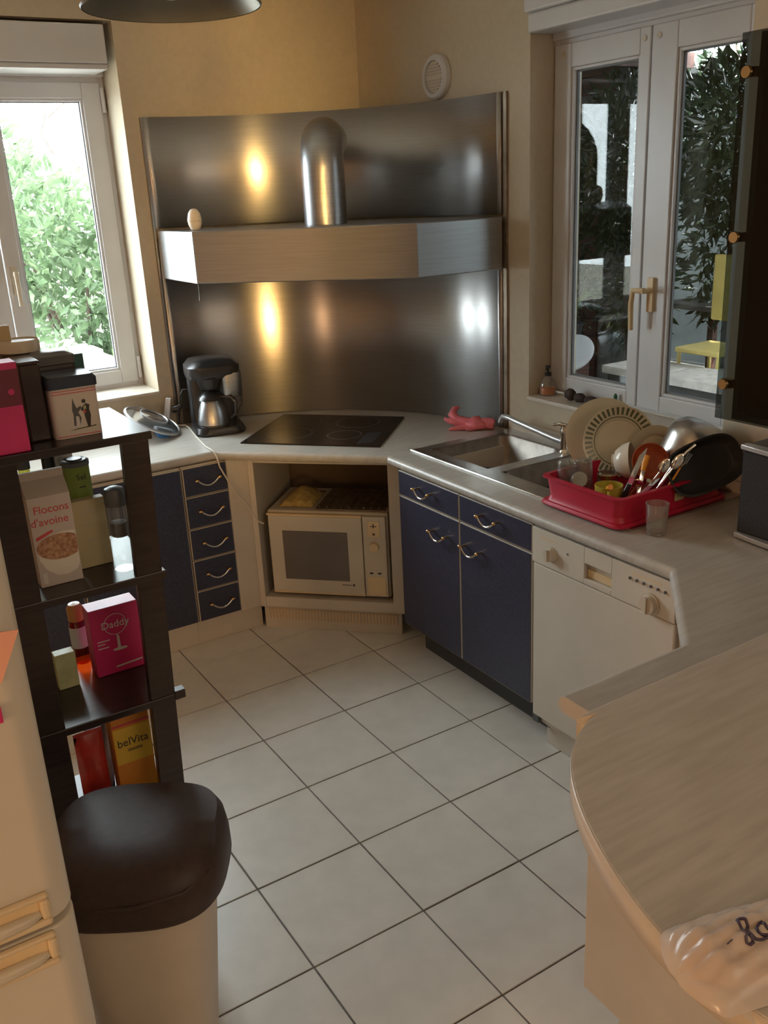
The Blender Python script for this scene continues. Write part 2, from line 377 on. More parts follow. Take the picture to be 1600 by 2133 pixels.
# left window, wall_left
w1 = struct('window_1', (0.05, 0.95, 1.03))
f = MB(); bar(f, 'y', -0.5, -0.47, 1.03, 2.38, .955, 1.0); bar(f, 'y', .555, .58, 1.03, 2.38, .955, 1.0); bar(f, 'y', -.47, .555, 1.03, 1.055, .955, 1.0); bar(f, 'y', -.47, .555, 2.35, 2.38, .955, 1.0)
f.build('frame', X['pvc'], w1, bevel=0.003)
sash(w1, 'y', 0.045, 0.558, 1.052, 2.352, 0.945, 0.995, 0.112, 0.478, 1.115, 2.288)
sash(w1, 'y', -0.475, 0.040, 1.052, 2.352, 0.948, 0.995, -0.400, -0.03, 1.115, 2.288)
hd = MB(); hd.box(0.062, 0.088, 0.932, 0.945, 1.50, 1.62); hd.cyl((0.075, 0.935, 1.585), (0.075, 0.90, 1.585), 0.009); hd.tube([(0.075, 0.902, 1.60), (0.075, 0.898, 1.54), (0.075, 0.902, 1.455)], [.011, .010, .009])
hd.build('window_handle', X['whiteold'], w1, smooth=40)
for z in (1.12, 2.28):
    MB().cyl((0.565, 0.938, z - 0.05), (0.565, 0.938, z + 0.05), 0.009).build('hinge', X['pvc'], w1, smooth=40)
sb = MB(); sb.box(-0.5, 0.545, 0.735, 0.93, 2.40, 2.545); sb.box(-0.5, 0.545, 0.745, 0.935, 2.378, 2.40); sb.box(-0.5, 0.58, 0.925, 1.0, 2.372, 2.56)
sb.build('shutter_box', X['pvc'], w1, bevel=0.006)
B(-0.5, 0.58, 0.725, 0.955, 1.018, 1.032).build('window_sill', X['cream'], w1, bevel=0.004)

# right window, wall_right
w2 = struct('window_2', (1.85, -0.985, 1.02))
f = MB(); bar(f, 'x', -.53, -.50, 1.03, 2.36, 1.86, 1.91); bar(f, 'x', -1.47, -1.44, 1.03, 2.36, 1.86, 1.91); bar(f, 'x', -1.44, -.53, 1.03, 1.05, 1.86, 1.91); bar(f, 'x', -1.44, -.53, 2.33, 2.36, 1.86, 1.91)
f.build('frame', X['pvc'], w2, bevel=0.003)
sash(w2, 'x', -0.982, -0.512, 1.040, 2.335, 1.85, 1.90, -0.935, -0.600, 1.098, 2.252)
sash(w2, 'x', -1.458, -0.988, 1.040, 2.335, 1.85, 1.90, -1.375, -1.098, 1.098, 2.252)
hd = MB(); hd.box(1.838, 1.85, -1.052, -1.026, 1.40, 1.52); hd.cyl((1.845, -1.039, 1.475), (1.80, -1.039, 1.475), 0.009); hd.tube([(1.803, -1.045, 1.478), (1.800, -0.995, 1.476), (1.800, -0.988, 1.43), (1.803, -0.988, 1.335)], [.011, .010, .010, .009])
hd.build('window_handle', X['yellowed'], w2, smooth=40)
for y in (-0.56, -0.955, -1.02):
    MB().cyl((1.847, y, 2.30), (1.853, y, 2.30), 0.010).build('screw_cap', X['whiteold'], w2, smooth=40)
sb = MB(); sb.box(1.725, 1.90, -1.6, -0.50, 2.375, 2.44); sb.box(1.705, 1.90, -1.6, -0.50, 2.44, 2.62); sb.box(1.845, 1.95, -1.47, -0.50, 2.350, 2.56)
sb.build('shutter_box', X['pvc'], w2, bevel=0.008)
B(1.728, 1.862, -1.47, -0.50, 1.008, 1.024).build('window_sill', X['cream'], w2, bevel=0.003)
B(1.728, 1.742, -2.0, -0.385, 0.865, 0.905).build('baseboard_right', X['lamedge'], kind='structure')

# ------------------------------------------------------------------ worktop (one continuous piece with nosing)
wt = thing('worktop', 'pale marbled laminate worktop running round the corner and out to the peninsula', 'worktop', (1.3, -0.6, 0.82))
t = MB(); z0, z1 = 0.822, 0.860
t.prism([(-0.9, 0.175), (0.595, 0.175), (0.595, 0.738), (-0.9, 0.738)], z0, z1)
t.prism([(0.595, 0.175), (1.12, -0.385), (1.738, -0.385), (1.738, 0.738), (0.595, 0.738)], z0, z1)
t.prism([(1.12, -0.385), (1.11, -1.60), (1.235, -1.60), (1.235, -0.40), (1.738, -0.40), (1.738, -0.385)], z0, z1)
t.prism([(1.71, -0.40), (1.71, -1.56), (1.235, -1.56), (1.235, -1.60), (1.738, -1.60), (1.738, -0.40)], z0, z1)
t.prism([(1.11, -1.60), (1.108, -1.845), (0.793, -2.16), (0.793, -2.74), (1.738, -2.74), (1.738, -1.60)], z0, z1)
t.prism([(0.793, -2.16), (0.415, -2.16), (0.415, -2.74), (0.793, -2.74)], z0, z1)
t.build('slab', X['lam'], wt)
path = [(-0.9, 0.175, 0.841), (0.595, 0.175, 0.841), (1.12, -0.385, 0.841), (1.108, -1.845, 0.841), (0.793, -2.16, 0.841), (0.415, -2.16, 0.841)]
nb = MB()
for a, b in zip(path, path[1:]): nb.cyl(a, b, 0.019, n=16)
for p in path[1:-1]: nb.ball(p, 0.019, n=16)
nb.build('rounded_nosing', X['lam'], wt, smooth=50)
en = MB()
prof = [(-2.74, .8221), (-2.74, .8599)] + [(-2.16 + .0192 * math.sin(math.pi * k / 14), .841 + .0189 * math.cos(math.pi * k / 14)) for k in range(15)]
en.loft([[(.4120, y, z) for y, z in prof], [(.4152, y, z) for y, z in prof]])
en.build('end_strip', X['lamedge'], wt, label='beige edging strip on the cut end')

# ------------------------------------------------------------------ fronts and handles
def bow(F, a, z, parent, w=0.115, n0=0.0):
    m = MB(); h = w / 2
    pts = []
    for t in range(13):
        u = -1 + t / 6
        pts.append(F.p(a + u * h * 0.80, n0 + 0.026 - 0.004 * u * u, z - 0.024 * (1 - u * u)))
    m.tube(pts, 0.0042, 8)
    ho = m.build('handle', X['chrome'], parent, smooth=60)
    for s in (-1, 1):
        e = MB(); e.tube([F.p(a + s * h * 0.80, n0, z), F.p(a + s * h * 0.80, n0 + 0.020, z), F.p(a + s * h * 0.80, n0 + 0.0255, z), F.p(a + s * h * 0.88, n0 + 0.026, z + 0.002), F.p(a + s * h, n0 + 0.024, z + 0.001)], [.0045, .0045, .0062, .0062, .003], 10)
        e.build('handle_finial', X['brass'], ho, smooth=60)
def front(F, name, a0, a1, z0, z1, parent, handle=None, g=0.002):
    d = MB().fbox(F, a0 + g, a1 - g, 0.0, 0.017, z0 + g, z1 - g).build(name, X['whiteold'], parent, bevel=0.0015)
    MB().fbox(F, a0 + g + 0.0025, a1 - g - 0.0025, 0.012, 0.0185, z0 + g + 0.0025, z1 - g - 0.0025).build('navy_panel', X['navy'], d, bevel=0.001)
    if handle: bow(F, handle[0], handle[1], d, n0=0.0185)
    return d

FL = Frame((0, 0.158), (1, 0), (0, -1))
c = thing('drawer_cabinet', 'narrow white base unit with five navy drawers beside the oven niche', 'cabinet', (0.54, 0.45, 0))
MB().fbox(FL, 0.437, 0.634, -0.56, 0, 0.115, 0.82).build('body', X['cream'], c)
for z0, z1 in ((0.690, 0.818), (0.549, 0.690), (0.408, 0.549), (0.266, 0.408), (0.122, 0.266)):
    front(FL, 'drawer', 0.437, 0.634, z0, z1, c, (0.54, z0 + (z1 - z0) * 0.55))
MB().fbox(FL, 0.634, 0.735, -0.03, 0.016, 0.118, 0.82).build('filler_panel', X['cream'], c, bevel=0.002)
MB().fbox(FL, 0.437, 0.748, -0.12, -0.027, 0.0, 0.118).build('plinth', X['cream'], c, bevel=0.002)
c = thing('door_cabinet', 'base unit with a plain navy door under the left worktop, beside the drawers', 'cabinet', (0.2, 0.45, 0))
MB().fbox(FL, -0.02, 0.433, -0.56, 0, 0.115, 0.82).build('body', X['cream'], c)
front(FL, 'door', -0.02, 0.433, 0.122, 0.818, c)
MB().fbox(FL, -0.02, 0.437, -0.12, -0.027, 0.0, 0.118).build('plinth', X['cream'], c, bevel=0.002)
c = thing('door_cabinet', 'base unit with a navy door mostly hidden behind the dark shelf', 'cabinet', (-0.3, 0.45, 0))
MB().fbox(FL, -0.48, -0.024, -0.56, 0, 0.115, 0.82).build('body', X['cream'], c)
front(FL, 'door', -0.48, -0.024, 0.122, 0.818, c)
MB().fbox(FL, -0.48, -0.024, -0.12, -0.027, 0.0, 0.118).build('plinth', X['cream'], c, bevel=0.002)

FR = Frame((1.1285, 0), (0, -1), (-1, 0))
c = thing('sink_cabinet', 'navy two-door base unit with two drawers and bow handles under the sink', 'cabinet', (1.4, -0.85, 0))
cb = MB(); cb.fbox(FR, 0.452, 0.468, -0.56, 0, 0.15, 0.82); cb.fbox(FR, 1.237, 1.253, -0.56, 0, 0.15, 0.82); cb.fbox(FR, 0.468, 1.237, -0.56, 0, 0.15, 0.166); cb.fbox(FR, 0.468, 1.237, -0.57, -0.55, 0.15, 0.82)
cb.build('body', X['cream'], c)
for a0, a1, h in ((0.452, 0.8515, 0.64), (0.8535, 1.252, 1.035)):
    front(FR, 'drawer', a0, a1, 0.716, 0.819, c, (h, 0.775))
for a0, a1, h in ((0.452, 0.8515, 0.735), (0.8535, 1.252, 0.935)):
    front(FR, 'door', a0, a1, 0.150, 0.714, c, (h, 0.632))
MB().fbox(FR, 0.452, 1.252, -0.10, -0.085, 0.0, 0.15).build('plinth', X['cabdark'], c)

d = thing('dishwasher', 'white dishwasher with two dials and a recessed grip under the worktop', 'dishwasher', (1.4, -1.56, 0))
MB().fbox(FR, 1.258, 1.858, -0.55, 0, 0.09, 0.815).build('body', X['white'], d)
MB().fbox(FR, 1.260, 1.852, 0.0, 0.020, 0.118, 0.690).build('door', X['white'], d, bevel=0.006)
cp = MB(); cp.fbox(FR, 1.260, 1.498, 0, 0.024, 0.694, 0.815); cp.fbox(FR, 1.612, 1.852, 0, 0.024, 0.694, 0.815); cp.fbox(FR, 1.498, 1.612, 0, 0.024, 0.762, 0.815); cp.fbox(FR, 1.498, 1.612, 0, 0.024, 0.694, 0.712); cp.fbox(FR, 1.498, 1.612, 0, 0.004, 0.712, 0.762)
cpo = cp.build('control_panel', X['white'], d, bevel=0.002)
MB().fbox(FR, 1.500, 1.610, 0.003, 0.010, 0.714, 0.740).build('grip_recess', X['yellowed'], cpo)
for a, z, r in ((1.352, 0.745, 0.023), (1.765, 0.725, 0.029)):
    k = MB(); k.cyl(FR.p(a, 0.024, z), FR.p(a, 0.030, z), r * 1.15, n=28); k.cyl(FR.p(a, 0.030, z), FR.p(a, 0.044, z), r, r * 0.9, n=28); k.fbox(FR, a - 0.004, a + 0.004, 0.040, 0.050, z - r * .85, z + r * .85)
    k.build('dial', X['whiteold'], cpo, smooth=40)
for k in range(6):
    a = 1.685 + k * 0.026
    MB().cyl(FR.p(a, 0.024, 0.778), FR.p(a, 0.028, 0.778), 0.0045, n=12).build('button', X['greydark'], cpo, smooth=40)
MB().fbox(FR, 1.690, 1.80, 0.024, 0.0246, 0.793, 0.797).build('printed_line', X['yellowed'], cpo)
MB().fbox(FR, 1.300, 1.372, 0.024, 0.0246, 0.788, 0.792).build('printed_line', X['yellowed'], cpo)
MB().cyl(FR.p(1.425, 0.024, 0.768), FR.p(1.425, 0.026, 0.768), 0.003, n=10).build('indicator', X['greydark'], cpo)
MB().fbox(FR, 1.290, 1.852, -0.06, -0.022, 0.0, 0.112).build('toe_panel', X['white'], d, bevel=0.003)
MB().fbox(FR, 1.258, 1.286, -0.03, 0.016, 0.09, 0.118).build('door_foot', X['greydark'], d)
MB().cyl(FR.p(1.305, -0.022, 0.075), FR.p(1.305, -0.016, 0.075), 0.006).build('screw', X['greydark'], d)

# corner niche with the small oven
FD = Frame((0.95, -0.09), (1, -1), (-1, -1))
n = thing('oven_niche', 'white open corner unit holding the small oven under the cooktop', 'cabinet', (0.95, -0.09, 0))
for a0, a1, b0, b1 in ((-0.318, -0.293, -0.45, 0), (0.293, 0.318, -0.45, -0.02)): MB().fbox(FD, a0, a1, b0, b1, 0.118, 0.82).build('side_panel', X['cream'], n, bevel=0.001)
MB().fbox(FD, 0.293, 0.341, -0.02, 0, 0.118, 0.82).build('filler_strip', X['cream'], n, bevel=0.001)
MB().fbox(FD, -0.293, 0.293, -0.45, -0.002, 0.118, 0.166).build('bottom_board', X['cream'], n, bevel=0.002)
MB().fbox(FD, -0.293, 0.293, -0.46, -0.45, 0.118, 0.82).build('back_panel', X['boardbrown'], n)
MB().fbox(FD, -0.293, 0.293, -0.03, -0.005, 0.790, 0.82).build('top_rail', X['cream'], n)
pl = MB().fbox(FD, -0.318, 0.318, -0.06, -0.036, 0.0, 0.118).build('plinth', X['cream'], n, bevel=0.002)
MB().fbox(FD, -0.300, 0.300, -0.037, -0.033, 0.045, 0.095).build('vent_recess', X['yellowed'], pl)
for k in range(40):
    a = -0.294 + k * 0.0151
    MB().fbox(FD, a, a + 0.0075, -0.035, -0.031, 0.047, 0.093).build('vent_slat', X['paperdim'], pl)

o = thing('small_oven', 'yellowed white countertop oven with grey window standing in the corner niche', 'oven', tuple(FD.p(0.0, -0.2, 0.166)))
bd = MB().fbox(FD, -0.262, 0.276, -0.36, -0.035, 0.178, 0.568).build('body', X['whiteold'], o, bevel=0.008)
for a in (-0.23, 0.24): MB().cyl(FD.p(a, -0.07, 0.166), FD.p(a, -0.07, 0.18), 0.015).build('foot', X['greydark'], o)
dr = MB().fbox(FD, -0.252, 0.166, -0.036, -0.008, 0.196, 0.552).build('door', X['whiteold'], o, bevel=0.004)
MB().fbox(FD, -0.190, 0.102, -0.010, -0.0065, 0.258, 0.485).build('window', X['greywin'], dr)
MB().fbox(FD, -0.258, 0.166, -0.034, -0.012, 0.552, 0.560).build('door_gap', X['yellowed'], dr)
MB().fbox(FD, -0.252, 0.166, -0.034, -0.012, 0.188, 0.196).build('door_gap', X['yellowed'], dr)
MB().fbox(FD, 0.066, 0.108, -0.0085, -0.0075, 0.238, 0.241).build('maker_mark', X['ink'], dr)
MB().cyl(FD.p(0.118, -0.0085, 0.240), FD.p(0.118, -0.0073, 0.240), 0.0055, n=12).build('emblem', X['ink'], dr)
pn = MB().fbox(FD, 0.170, 0.270, -0.036, -0.010, 0.190, 0.558).build('control_panel', X['whiteold'], o, bevel=0.003)
MB().fbox(FD, 0.192, 0.246, -0.0105, -0.006, 0.468, 0.540).build('timer_plate', X['yellowed'], pn, bevel=0.002)
tm = MB(); tm.fbox(FD, 0.217, 0.221, -0.007, -0.004, 0.510, 0.530); tm.fbox(FD, 0.205, 0.233, -0.007, -0.0045, 0.516, 0.519); tm.fbox(FD, 0.214, 0.224, -0.007, -0.004, 0.478, 0.486)
tm.build('timer_mark', X['ink'], pn)
kb = MB(); kb.cyl(FD.p(0.219, -0.011, 0.425), FD.p(0.219, 0.008, 0.425), 0.021, 0.019, n=24); kb.build('knob', X['yellowed'], pn, smooth=40)
for da, dz in ((-0.015, 0.0), (0.0, 0.012), (0.014, 0.002), (0.0, -0.012), (-0.014, -0.018), (0.016, -0.016)):
    MB().fbox(FD, 0.219 + da - .004, 0.219 + da + .004, -0.0105, -0.009, 0.350 + dz - .003, 0.350 + dz + .003).build('printed_symbol', X['yellowed'], pn)
for a in (0.200, 0.236):
    MB().fbox(FD, a - .007, a + .007, -0.0105, -0.005, 0.298, 0.304).build('switch', X['ink'], pn)
MB().fbox(FD, 0.182, 0.262, -0.011, -0.008, 0.196, 0.284).build('lower_plate', X['yellowed'], pn, bevel=0.002)
tr = thing('oven_tray', 'dark ribbed grill tray lying on top of the small oven', 'tray', tuple(FD.p(0.12, -0.2, 0.568)))
tb = MB(); tb.fbox(FD, -0.05, 0.26, -0.34, -0.05, 0.5695, 0.574); tb.build('base', X['foil'], tr, bevel=0.002)
for k in range(9): MB().tube([FD.p(-0.03 + k * .033, -0.33, 0.580), FD.p(-0.03 + k * .033, -0.06, 0.580)], 0.003, 6).build('rib', X['foil'], tr)
rg = MB()
pts = []
for i in range(9):
    for j in range(7):
        u = i / 8; v = j / 6
        pts.append(FD.p(-0.22 + 0.15 * u, -0.30 + 0.22 * v, 0.570 + 0.045 * math.sin(math.pi * u) * math.sin(math.pi * v) + random.uniform(0, 0.012) * (0 < i < 8 and 0 < j < 6)))
rg.add(pts, [(i * 7 + j, i * 7 + j + 1, (i + 1) * 7 + j + 1, (i + 1) * 7 + j) for i in range(8) for j in range(6)])
r_ = rg.build('crumpled_rag', X['rag'], smooth=60, label='crumpled yellow-brown rag lying on the small oven beside the tray', cat='rag')
r_.modifiers.new('s', 'SOLIDIFY').thickness = 0.004

# ------------------------------------------------------------------ cooktop, splashback, hood
ck = thing('cooktop', 'black glass cooktop let into the corner worktop', 'cooktop', (1.13, 0.145, 0.86))
q = [(0.730, 0.200), (1.113, 0.553), (1.511, 0.103), (1.150, -0.262)]
MB().prism(q, 0.8585, 0.8660).build('glass_plate', X['ceran'], ck, bevel=0.003)
def qp(u, v):
    a = Vector(q[0]).lerp(Vector(q[3]), u); b = Vector(q[1]).lerp(Vector(q[2]), u); return a.lerp(b, v)
for u, v, r in ((0.27, 0.32, 0.10), (0.27, 0.75, 0.075), (0.68, 0.32, 0.075), (0.68, 0.75, 0.10)):
    p = qp(u, v); ring = MB()
    ring.lathe([(r, 0.8661), (r, 0.8664), (r - 0.003, 0.8664), (r - 0.003, 0.8661)], (p.x, p.y, 0), 40, False, False)
    ring.build('cooking_zone', X['greydark'], ck)
p0 = qp(0.86, 0.10); p1 = qp(0.86, 0.45)
cs = MB(); cs.prism([(p0.x - .03, p0.y), (p0.x + .03, p0.y - .03), (p1.x + .03, p1.y - .03), (p1.x - .03, p1.y)], 0.866, 0.8663); cs.build('touch_strip', X['blackmat'], ck)

def sheet(name, z0, z1, parent, cx=0.652, cy=-0.348, r=1.075, th=0.004, a0=0.0, a1=90.0, n=60, zrows=2, wob=0.0):
    m = MB(); m.uv = []
    vs = []
    for k in range(n + 1):
        a = R(a1 + (a0 - a1) * k / n)
        for z in (z0, z1):
            vs.append((cx + r * math.cos(a), cy + r * math.sin(a), z)); m.uv.append((z, k / n))
    m.add(vs, [(2 * k, 2 * k + 2, 2 * k + 3, 2 * k + 1) for k in range(n)])
    o = m.build(name, X['steel'], parent, smooth=60)
    s = o.modifiers.new('s', 'SOLIDIFY'); s.thickness = th; s.offset = 0
    return o
sp = thing('splashback', 'curved brushed steel splashback sheets bent across the corner behind the cooktop', 'splashback', (1.41, 0.41, 0.86))
sheet('lower_sheet', 0.862, 1.70, sp)
sheet('upper_sheet', 1.742, 2.195, sp, r=1.072)
B(1.7295, 1.7385, -0.372, -0.348, 0.862, 2.195).build('edge_strip', X['foil'], sp)
B(0.645, 0.652, 0.722, 0.7395, 0.862, 2.195).build('edge_strip', X['steelh'], sp)

hd = thing('extractor_hood', 'long steel corner extractor hood shelf with a round flue, over the cooktop', 'hood', (1.1, 0.1, 1.53))
hp = [(0.657, 0.715), (0.657, 0.305), (1.300, -0.362), (1.718, -0.362)] + [(0.652 + 1.066 * math.cos(R(a_)), -0.348 + 1.066 * math.sin(R(a_))) for a_ in range(2, 90, 4)]
hb = MB(); hb.prism(hp, 1.530, 1.735); hbo = hb.build('hood_body', X['steelh'], hd, bevel=0.004)
MB().fbox(Frame((0.96, 0.0), (0.643, -0.667), (-0.667, -0.643)), -0.30, 0.30, -0.45, -0.10, 1.526, 1.531).build('filter_grille', X['foil'], hd)
el = MB(); ax = Vector((1.172, 0.113, 0)); dv = Vector((0.56, 0.83, 0)); pts = [ax + Vector((0, 0, 1.736)), ax + Vector((0, 0, 1.95))]
for k in range(1, 8):
    a = R(90 * k / 7); pts.append(ax + dv * (0.115 * (1 - math.cos(a))) + Vector((0, 0, 1.95 + 0.115 * math.sin(a))))
pts.append(pts[-1] + dv * 0.155)
el.tube(pts, 0.088, 36); el.build('flue_pipe', X['steelh'], hd, smooth=50)
MB().tube([(0.735, 0.50, 1.53), (0.737, 0.50, 1.47), (0.734, 0.50, 1.44)], 0.0015, 5).build('pull_wire', X['greydark'], hd)
eg = MB().lathe([(0.010, 0), (0.020, 0.004), (0.028, 0.025), (0.030, 0.045), (0.025, 0.068), (0.016, 0.082), (0.006, 0.087)], (0.727, 0.435, 1.735), 20)
et = thing('egg_timer', 'white egg-shaped kitchen timer standing on the hood ledge', 'timer', (0.727, 0.435, 1.735))
eg.build('shell', X['chinawhite'], et, smooth=60)
MB().lathe([(0.0275, 0.036), (0.0312, 0.037), (0.0312, 0.039), (0.0275, 0.040)], (0.727, 0.435, 1.735), 20, False, False).build('seam_ring', X['paperdim'], et, smooth=60)

v = thing('wall_vent', 'round white two-part vent grille on the wall above the splashback', 'vent', (1.735, 0.086, 2.29))
Mv = Matrix.Translation((1.74, 0.086, 2.294)) @ Matrix.Rotation(R(-90), 4, 'Y')
MB().lathe([(0.088, 0), (0.088, 0.020), (0.080, 0.028), (0.064, 0.028), (0.062, 0.010)], n=40, cap1=True, Mx=Mv).build('rim', X['pvc'], v, smooth=40)
MB().lathe([(0.061, 0.0105), (0.061, 0.020), (0.0, 0.022)], n=32, Mx=Mv, cap1=False).build('cover', X['cream'], v, smooth=40)
for k in range(9):
    if k == 4: continue
    zz = -0.048 + k * 0.012; hw = math.sqrt(max(0.0, 0.056 ** 2 - zz ** 2))
    MB().box(1.7155, 1.7185, 0.086 - hw, 0.086 + hw, 2.294 + zz - 0.003, 2.294 + zz + 0.003).build('slat', X['paperdim'], v)

# ------------------------------------------------------------------ sink and tap
s = thing('sink', 'steel double sink with drainer let into the right worktop', 'sink', (1.475, -0.98, 0.86))
def rrect(x0, x1, y0, y1, r, z, n=6):
    out = []
    for cx, cy, a0 in ((x1 - r, y1 - r, 0), (x0 + r, y1 - r, 90), (x0 + r, y0 + r, 180), (x1 - r, y0 + r, 270)):
        for k in range(n + 1):
            a = R(a0 + 90 * k / n); out.append((cx + r * math.cos(a), cy + r * math.sin(a), z))
    return out
bowls = ((1.285, 1.660, -0.800, -0.440), (1.300, 1.640, -1.120, -0.865))
rim = MB()
rim.box(1.215, 1.285, -1.575, -0.392, 0.861, 0.866); rim.box(1.660, 1.735, -1.575, -0.392, 0.861, 0.866)
rim.box(1.285, 1.660, -0.440, -0.392, 0.861, 0.866); rim.box(1.285, 1.660, -0.865, -0.800, 0.861, 0.866)
rim.box(1.285, 1.300, -1.120, -0.865, 0.861, 0.866); rim.box(1.640, 1.660, -1.120, -0.865, 0.861, 0.866)
rim.box(1.285, 1.660, -1.575, -1.120, 0.861, 0.866)
rim.build('rim', X['sink'], s)
MB().tube([(1.216, -0.393, 0.866), (1.216, -1.574, 0.866)], 0.0035, 8).build('rim_lip', X['chrome'], s)
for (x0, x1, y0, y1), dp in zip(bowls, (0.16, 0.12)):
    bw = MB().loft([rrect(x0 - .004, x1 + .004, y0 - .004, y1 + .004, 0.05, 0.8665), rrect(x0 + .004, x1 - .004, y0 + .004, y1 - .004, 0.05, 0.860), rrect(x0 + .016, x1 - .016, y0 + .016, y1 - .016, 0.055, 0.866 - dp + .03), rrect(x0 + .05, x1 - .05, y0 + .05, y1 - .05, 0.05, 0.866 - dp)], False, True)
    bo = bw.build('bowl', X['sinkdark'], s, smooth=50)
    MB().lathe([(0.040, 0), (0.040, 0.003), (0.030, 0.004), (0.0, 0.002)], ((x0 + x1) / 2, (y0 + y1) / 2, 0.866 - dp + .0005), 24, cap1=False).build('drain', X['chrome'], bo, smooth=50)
for k in range(7):
    y = -1.17 - k * 0.055
    MB().tube([(1.32, y, 0.866), (1.63, y, 0.866)], 0.003, 6).build('drainer_rib', X['sink'], s)
tp = thing('mixer_tap', 'chrome mixer tap with lever and low swivel spout behind the sink', 'tap', (1.66, -0.815, 0.866))
tb = MB(); tb.lathe([(0.030, 0.0), (0.028, 0.008), (0.023, 0.012), (0.022, 0.060), (0.024, 0.085), (0.021, 0.10), (0.010, 0.106)], (1.66, -0.815, 0.866), 20); tb.build('body', X['chrome'], tp, smooth=40)
MB().tube([(1.66, -0.815, 0.966), (1.648, -0.79, 0.972), (1.640, -0.765, 0.966)], [.010, .008, .006]).build('lever', X['chrome'], tp, smooth=50)
MB().tube([(1.66, -0.815, 0.90), (1.655, -0.75, 0.906), (1.648, -0.62, 0.925), (1.642, -0.49, 0.944), (1.640, -0.455, 0.944), (1.640, -0.440, 0.930), (1.640, -0.438, 0.915)], [.014, .013, .012, .011, .011, .011, .011], 12).build('spout', X['silver'], tp, smooth=50)

# ------------------------------------------------------------------ dish rack and what stands in it
rk = thing('dish_rack', 'red plastic dish drainer tub on the sink drainer', 'dish rack', (1.42, -1.39, 0.866))
def rr2(e, z, r=0.03): return rrect(1.185 - e, 1.665 + e, -1.555 - e, -1.215 + e, r, z, 5)
m = MB().loft([rr2(-0.004, 0.880), rr2(-0.010, 0.895), rr2(-0.003, 0.955), rr2(0.008, 0.957), rr2(0.008, 0.962), rr2(-0.006, 0.963), rr2(-0.014, 0.900), rr2(-0.02, 0.884)], True, True)
m.build('tub', X['rack'], rk, smooth=30)
MB().loft([rr2(0.010, 0.8675, .035), rr2(0.012, 0.873, .035), rr2(0.006, 0.880, .035)], True, True).build('drip_tray', X['rack'], rk, smooth=30)
MB().box(1.428, 1.468, -1.5555, -1.5520, 0.905, 0.930).build('price_label', X['manila'], rk)
for k in range(5): MB().box(1.42 + k * .045, 1.424 + k * .045, -1.49, -1.28, 0.884, 0.91).build('plate_divider', X['rack'], rk)

def facing(c, nrm):
    return Matrix.Translation(c) @ Vector(nrm).normalized().to_track_quat('Z', 'Y').to_matrix().to_4x4()
def plate(label, c, nrm, r, stripes):
    Mx = facing(c, nrm); lo = Vector(c)
    t = thing('plate', label, 'plate', c, group='plates standing in the dish rack')
    MB().lathe([(r * .55, -0.002), (r * .60, 0.0), (r * .68, 0.008), (r, 0.018), (r, 0.022), (r * .67, 0.013), (r * .58, 0.005), (0.0, 0.004)], n=48, Mx=Mx, cap1=False).build('dish', X['china'], t, smooth=35)
    if stripes:
        st = MB(); n = 40
        for k in range(n):
            a0 = 2 * math.pi * k / n; a1 = a0 + math.pi / n
            ps = []
            for (rr, z) in ((r * .74, .0155), (r * .95, .0210)):
                for a in ((a0, a1) if rr < r * .9 else (a1, a0)): ps.append(Mx @ Vector((rr * math.cos(a), rr * math.sin(a), z)))
            st.add(ps, [(0, 1, 2, 3)])
        st.build('rim_stripes', X['chinagreen'], t, kind='stuff')
        MB().lathe([(r * .665, 0.0135), (r * .675, 0.0148), (r * .69, 0.0150)], n=48, Mx=Mx, cap0=False, cap1=False).build('inner_line', X['chinagreen'], t)
    return t
plate('plain cream dinner plate behind the striped one in the rack', (1.545, -1.125, 1.010), (-0.62, -0.72, 0.22), 0.132, False)
plate('cream plate with a dark green striped rim in the dish rack', (1.505, -1.235, 1.020), (-0.60, -0.74, 0.24), 0.120, True)
plate('small cream plate standing between the striped plate and the pot', (1.575, -1.335, 0.995), (-0.62, -0.72, 0.22), 0.085, False)
def bowl(name, label, c, nrm, r, h, m):
    Mx = facing(c, nrm)
    t = thing(name, label, 'bowl', c)
    MB().lathe([(r * .40, -h), (r * .62, -h + .006), (r * .90, -h * .45), (r, 0), (r * .965, 0.001), (r * .86, -h * .45), (r * .55, -h + .012), (0.0, -h + .010)], n=36, Mx=Mx, cap1=False).build('shell', m, t, smooth=40)
    MB().lathe([(r * .40, -h - .006), (r * .43, -h - .006), (r * .43, -h + .003), (r * .40, -h + .003)], n=28, Mx=Mx).build('foot_ring', m, t, smooth=40)
    return t
bowl('bowl', 'white china bowl tilted on its side in the red rack', (1.455, -1.345, 0.985), (0.55, -0.80, 0.15), 0.062, 0.055, X['chinawhite'])
bowl('bowl', 'orange-red bowl tilted towards the viewer behind the knife', (1.455, -1.425, 1.000), (-0.50, -0.78, 0.38), 0.060, 0.05, X['terra'])
def tumbler(label, c, r, h, ribs=0, up=True, group=None, rot=None):
    t = thing('drinking_glass', label, 'glass', c, group=group, rot=rot)
    pr = [(r * .80, 0.0), (r * .86, 0.004), (r * .92, h * .5), (r, h), (r - .0022, h), (r * .92 - .0022, h * .5), (r * .80, 0.012), (0, 0.012)]
    if ribs: pr = [(r * .80, 0), (r * .9, .004)] + [(r * (0.90 if k % 2 else 1.0), .008 + (h - .008) * k / (2 * ribs)) for k in range(2 * ribs + 1)] + [(r * .88, h), (r * .78, .012), (0, .012)]
    if not up: pr = [(a, h - b) for a, b in pr]
    MB().lathe(pr, (0, 0, 0), 28, True, False).build('wall', X['clear'], t, smooth=50, local=True)
    MB().lathe([(r * .80, 0.001), (r * .84, 0.003), (r * .80, 0.006)], (0, 0, 0) if up else (0, 0, h - .007), 28, True, True).build('thick_base', X['clear'], t, smooth=50, local=True)
    return t
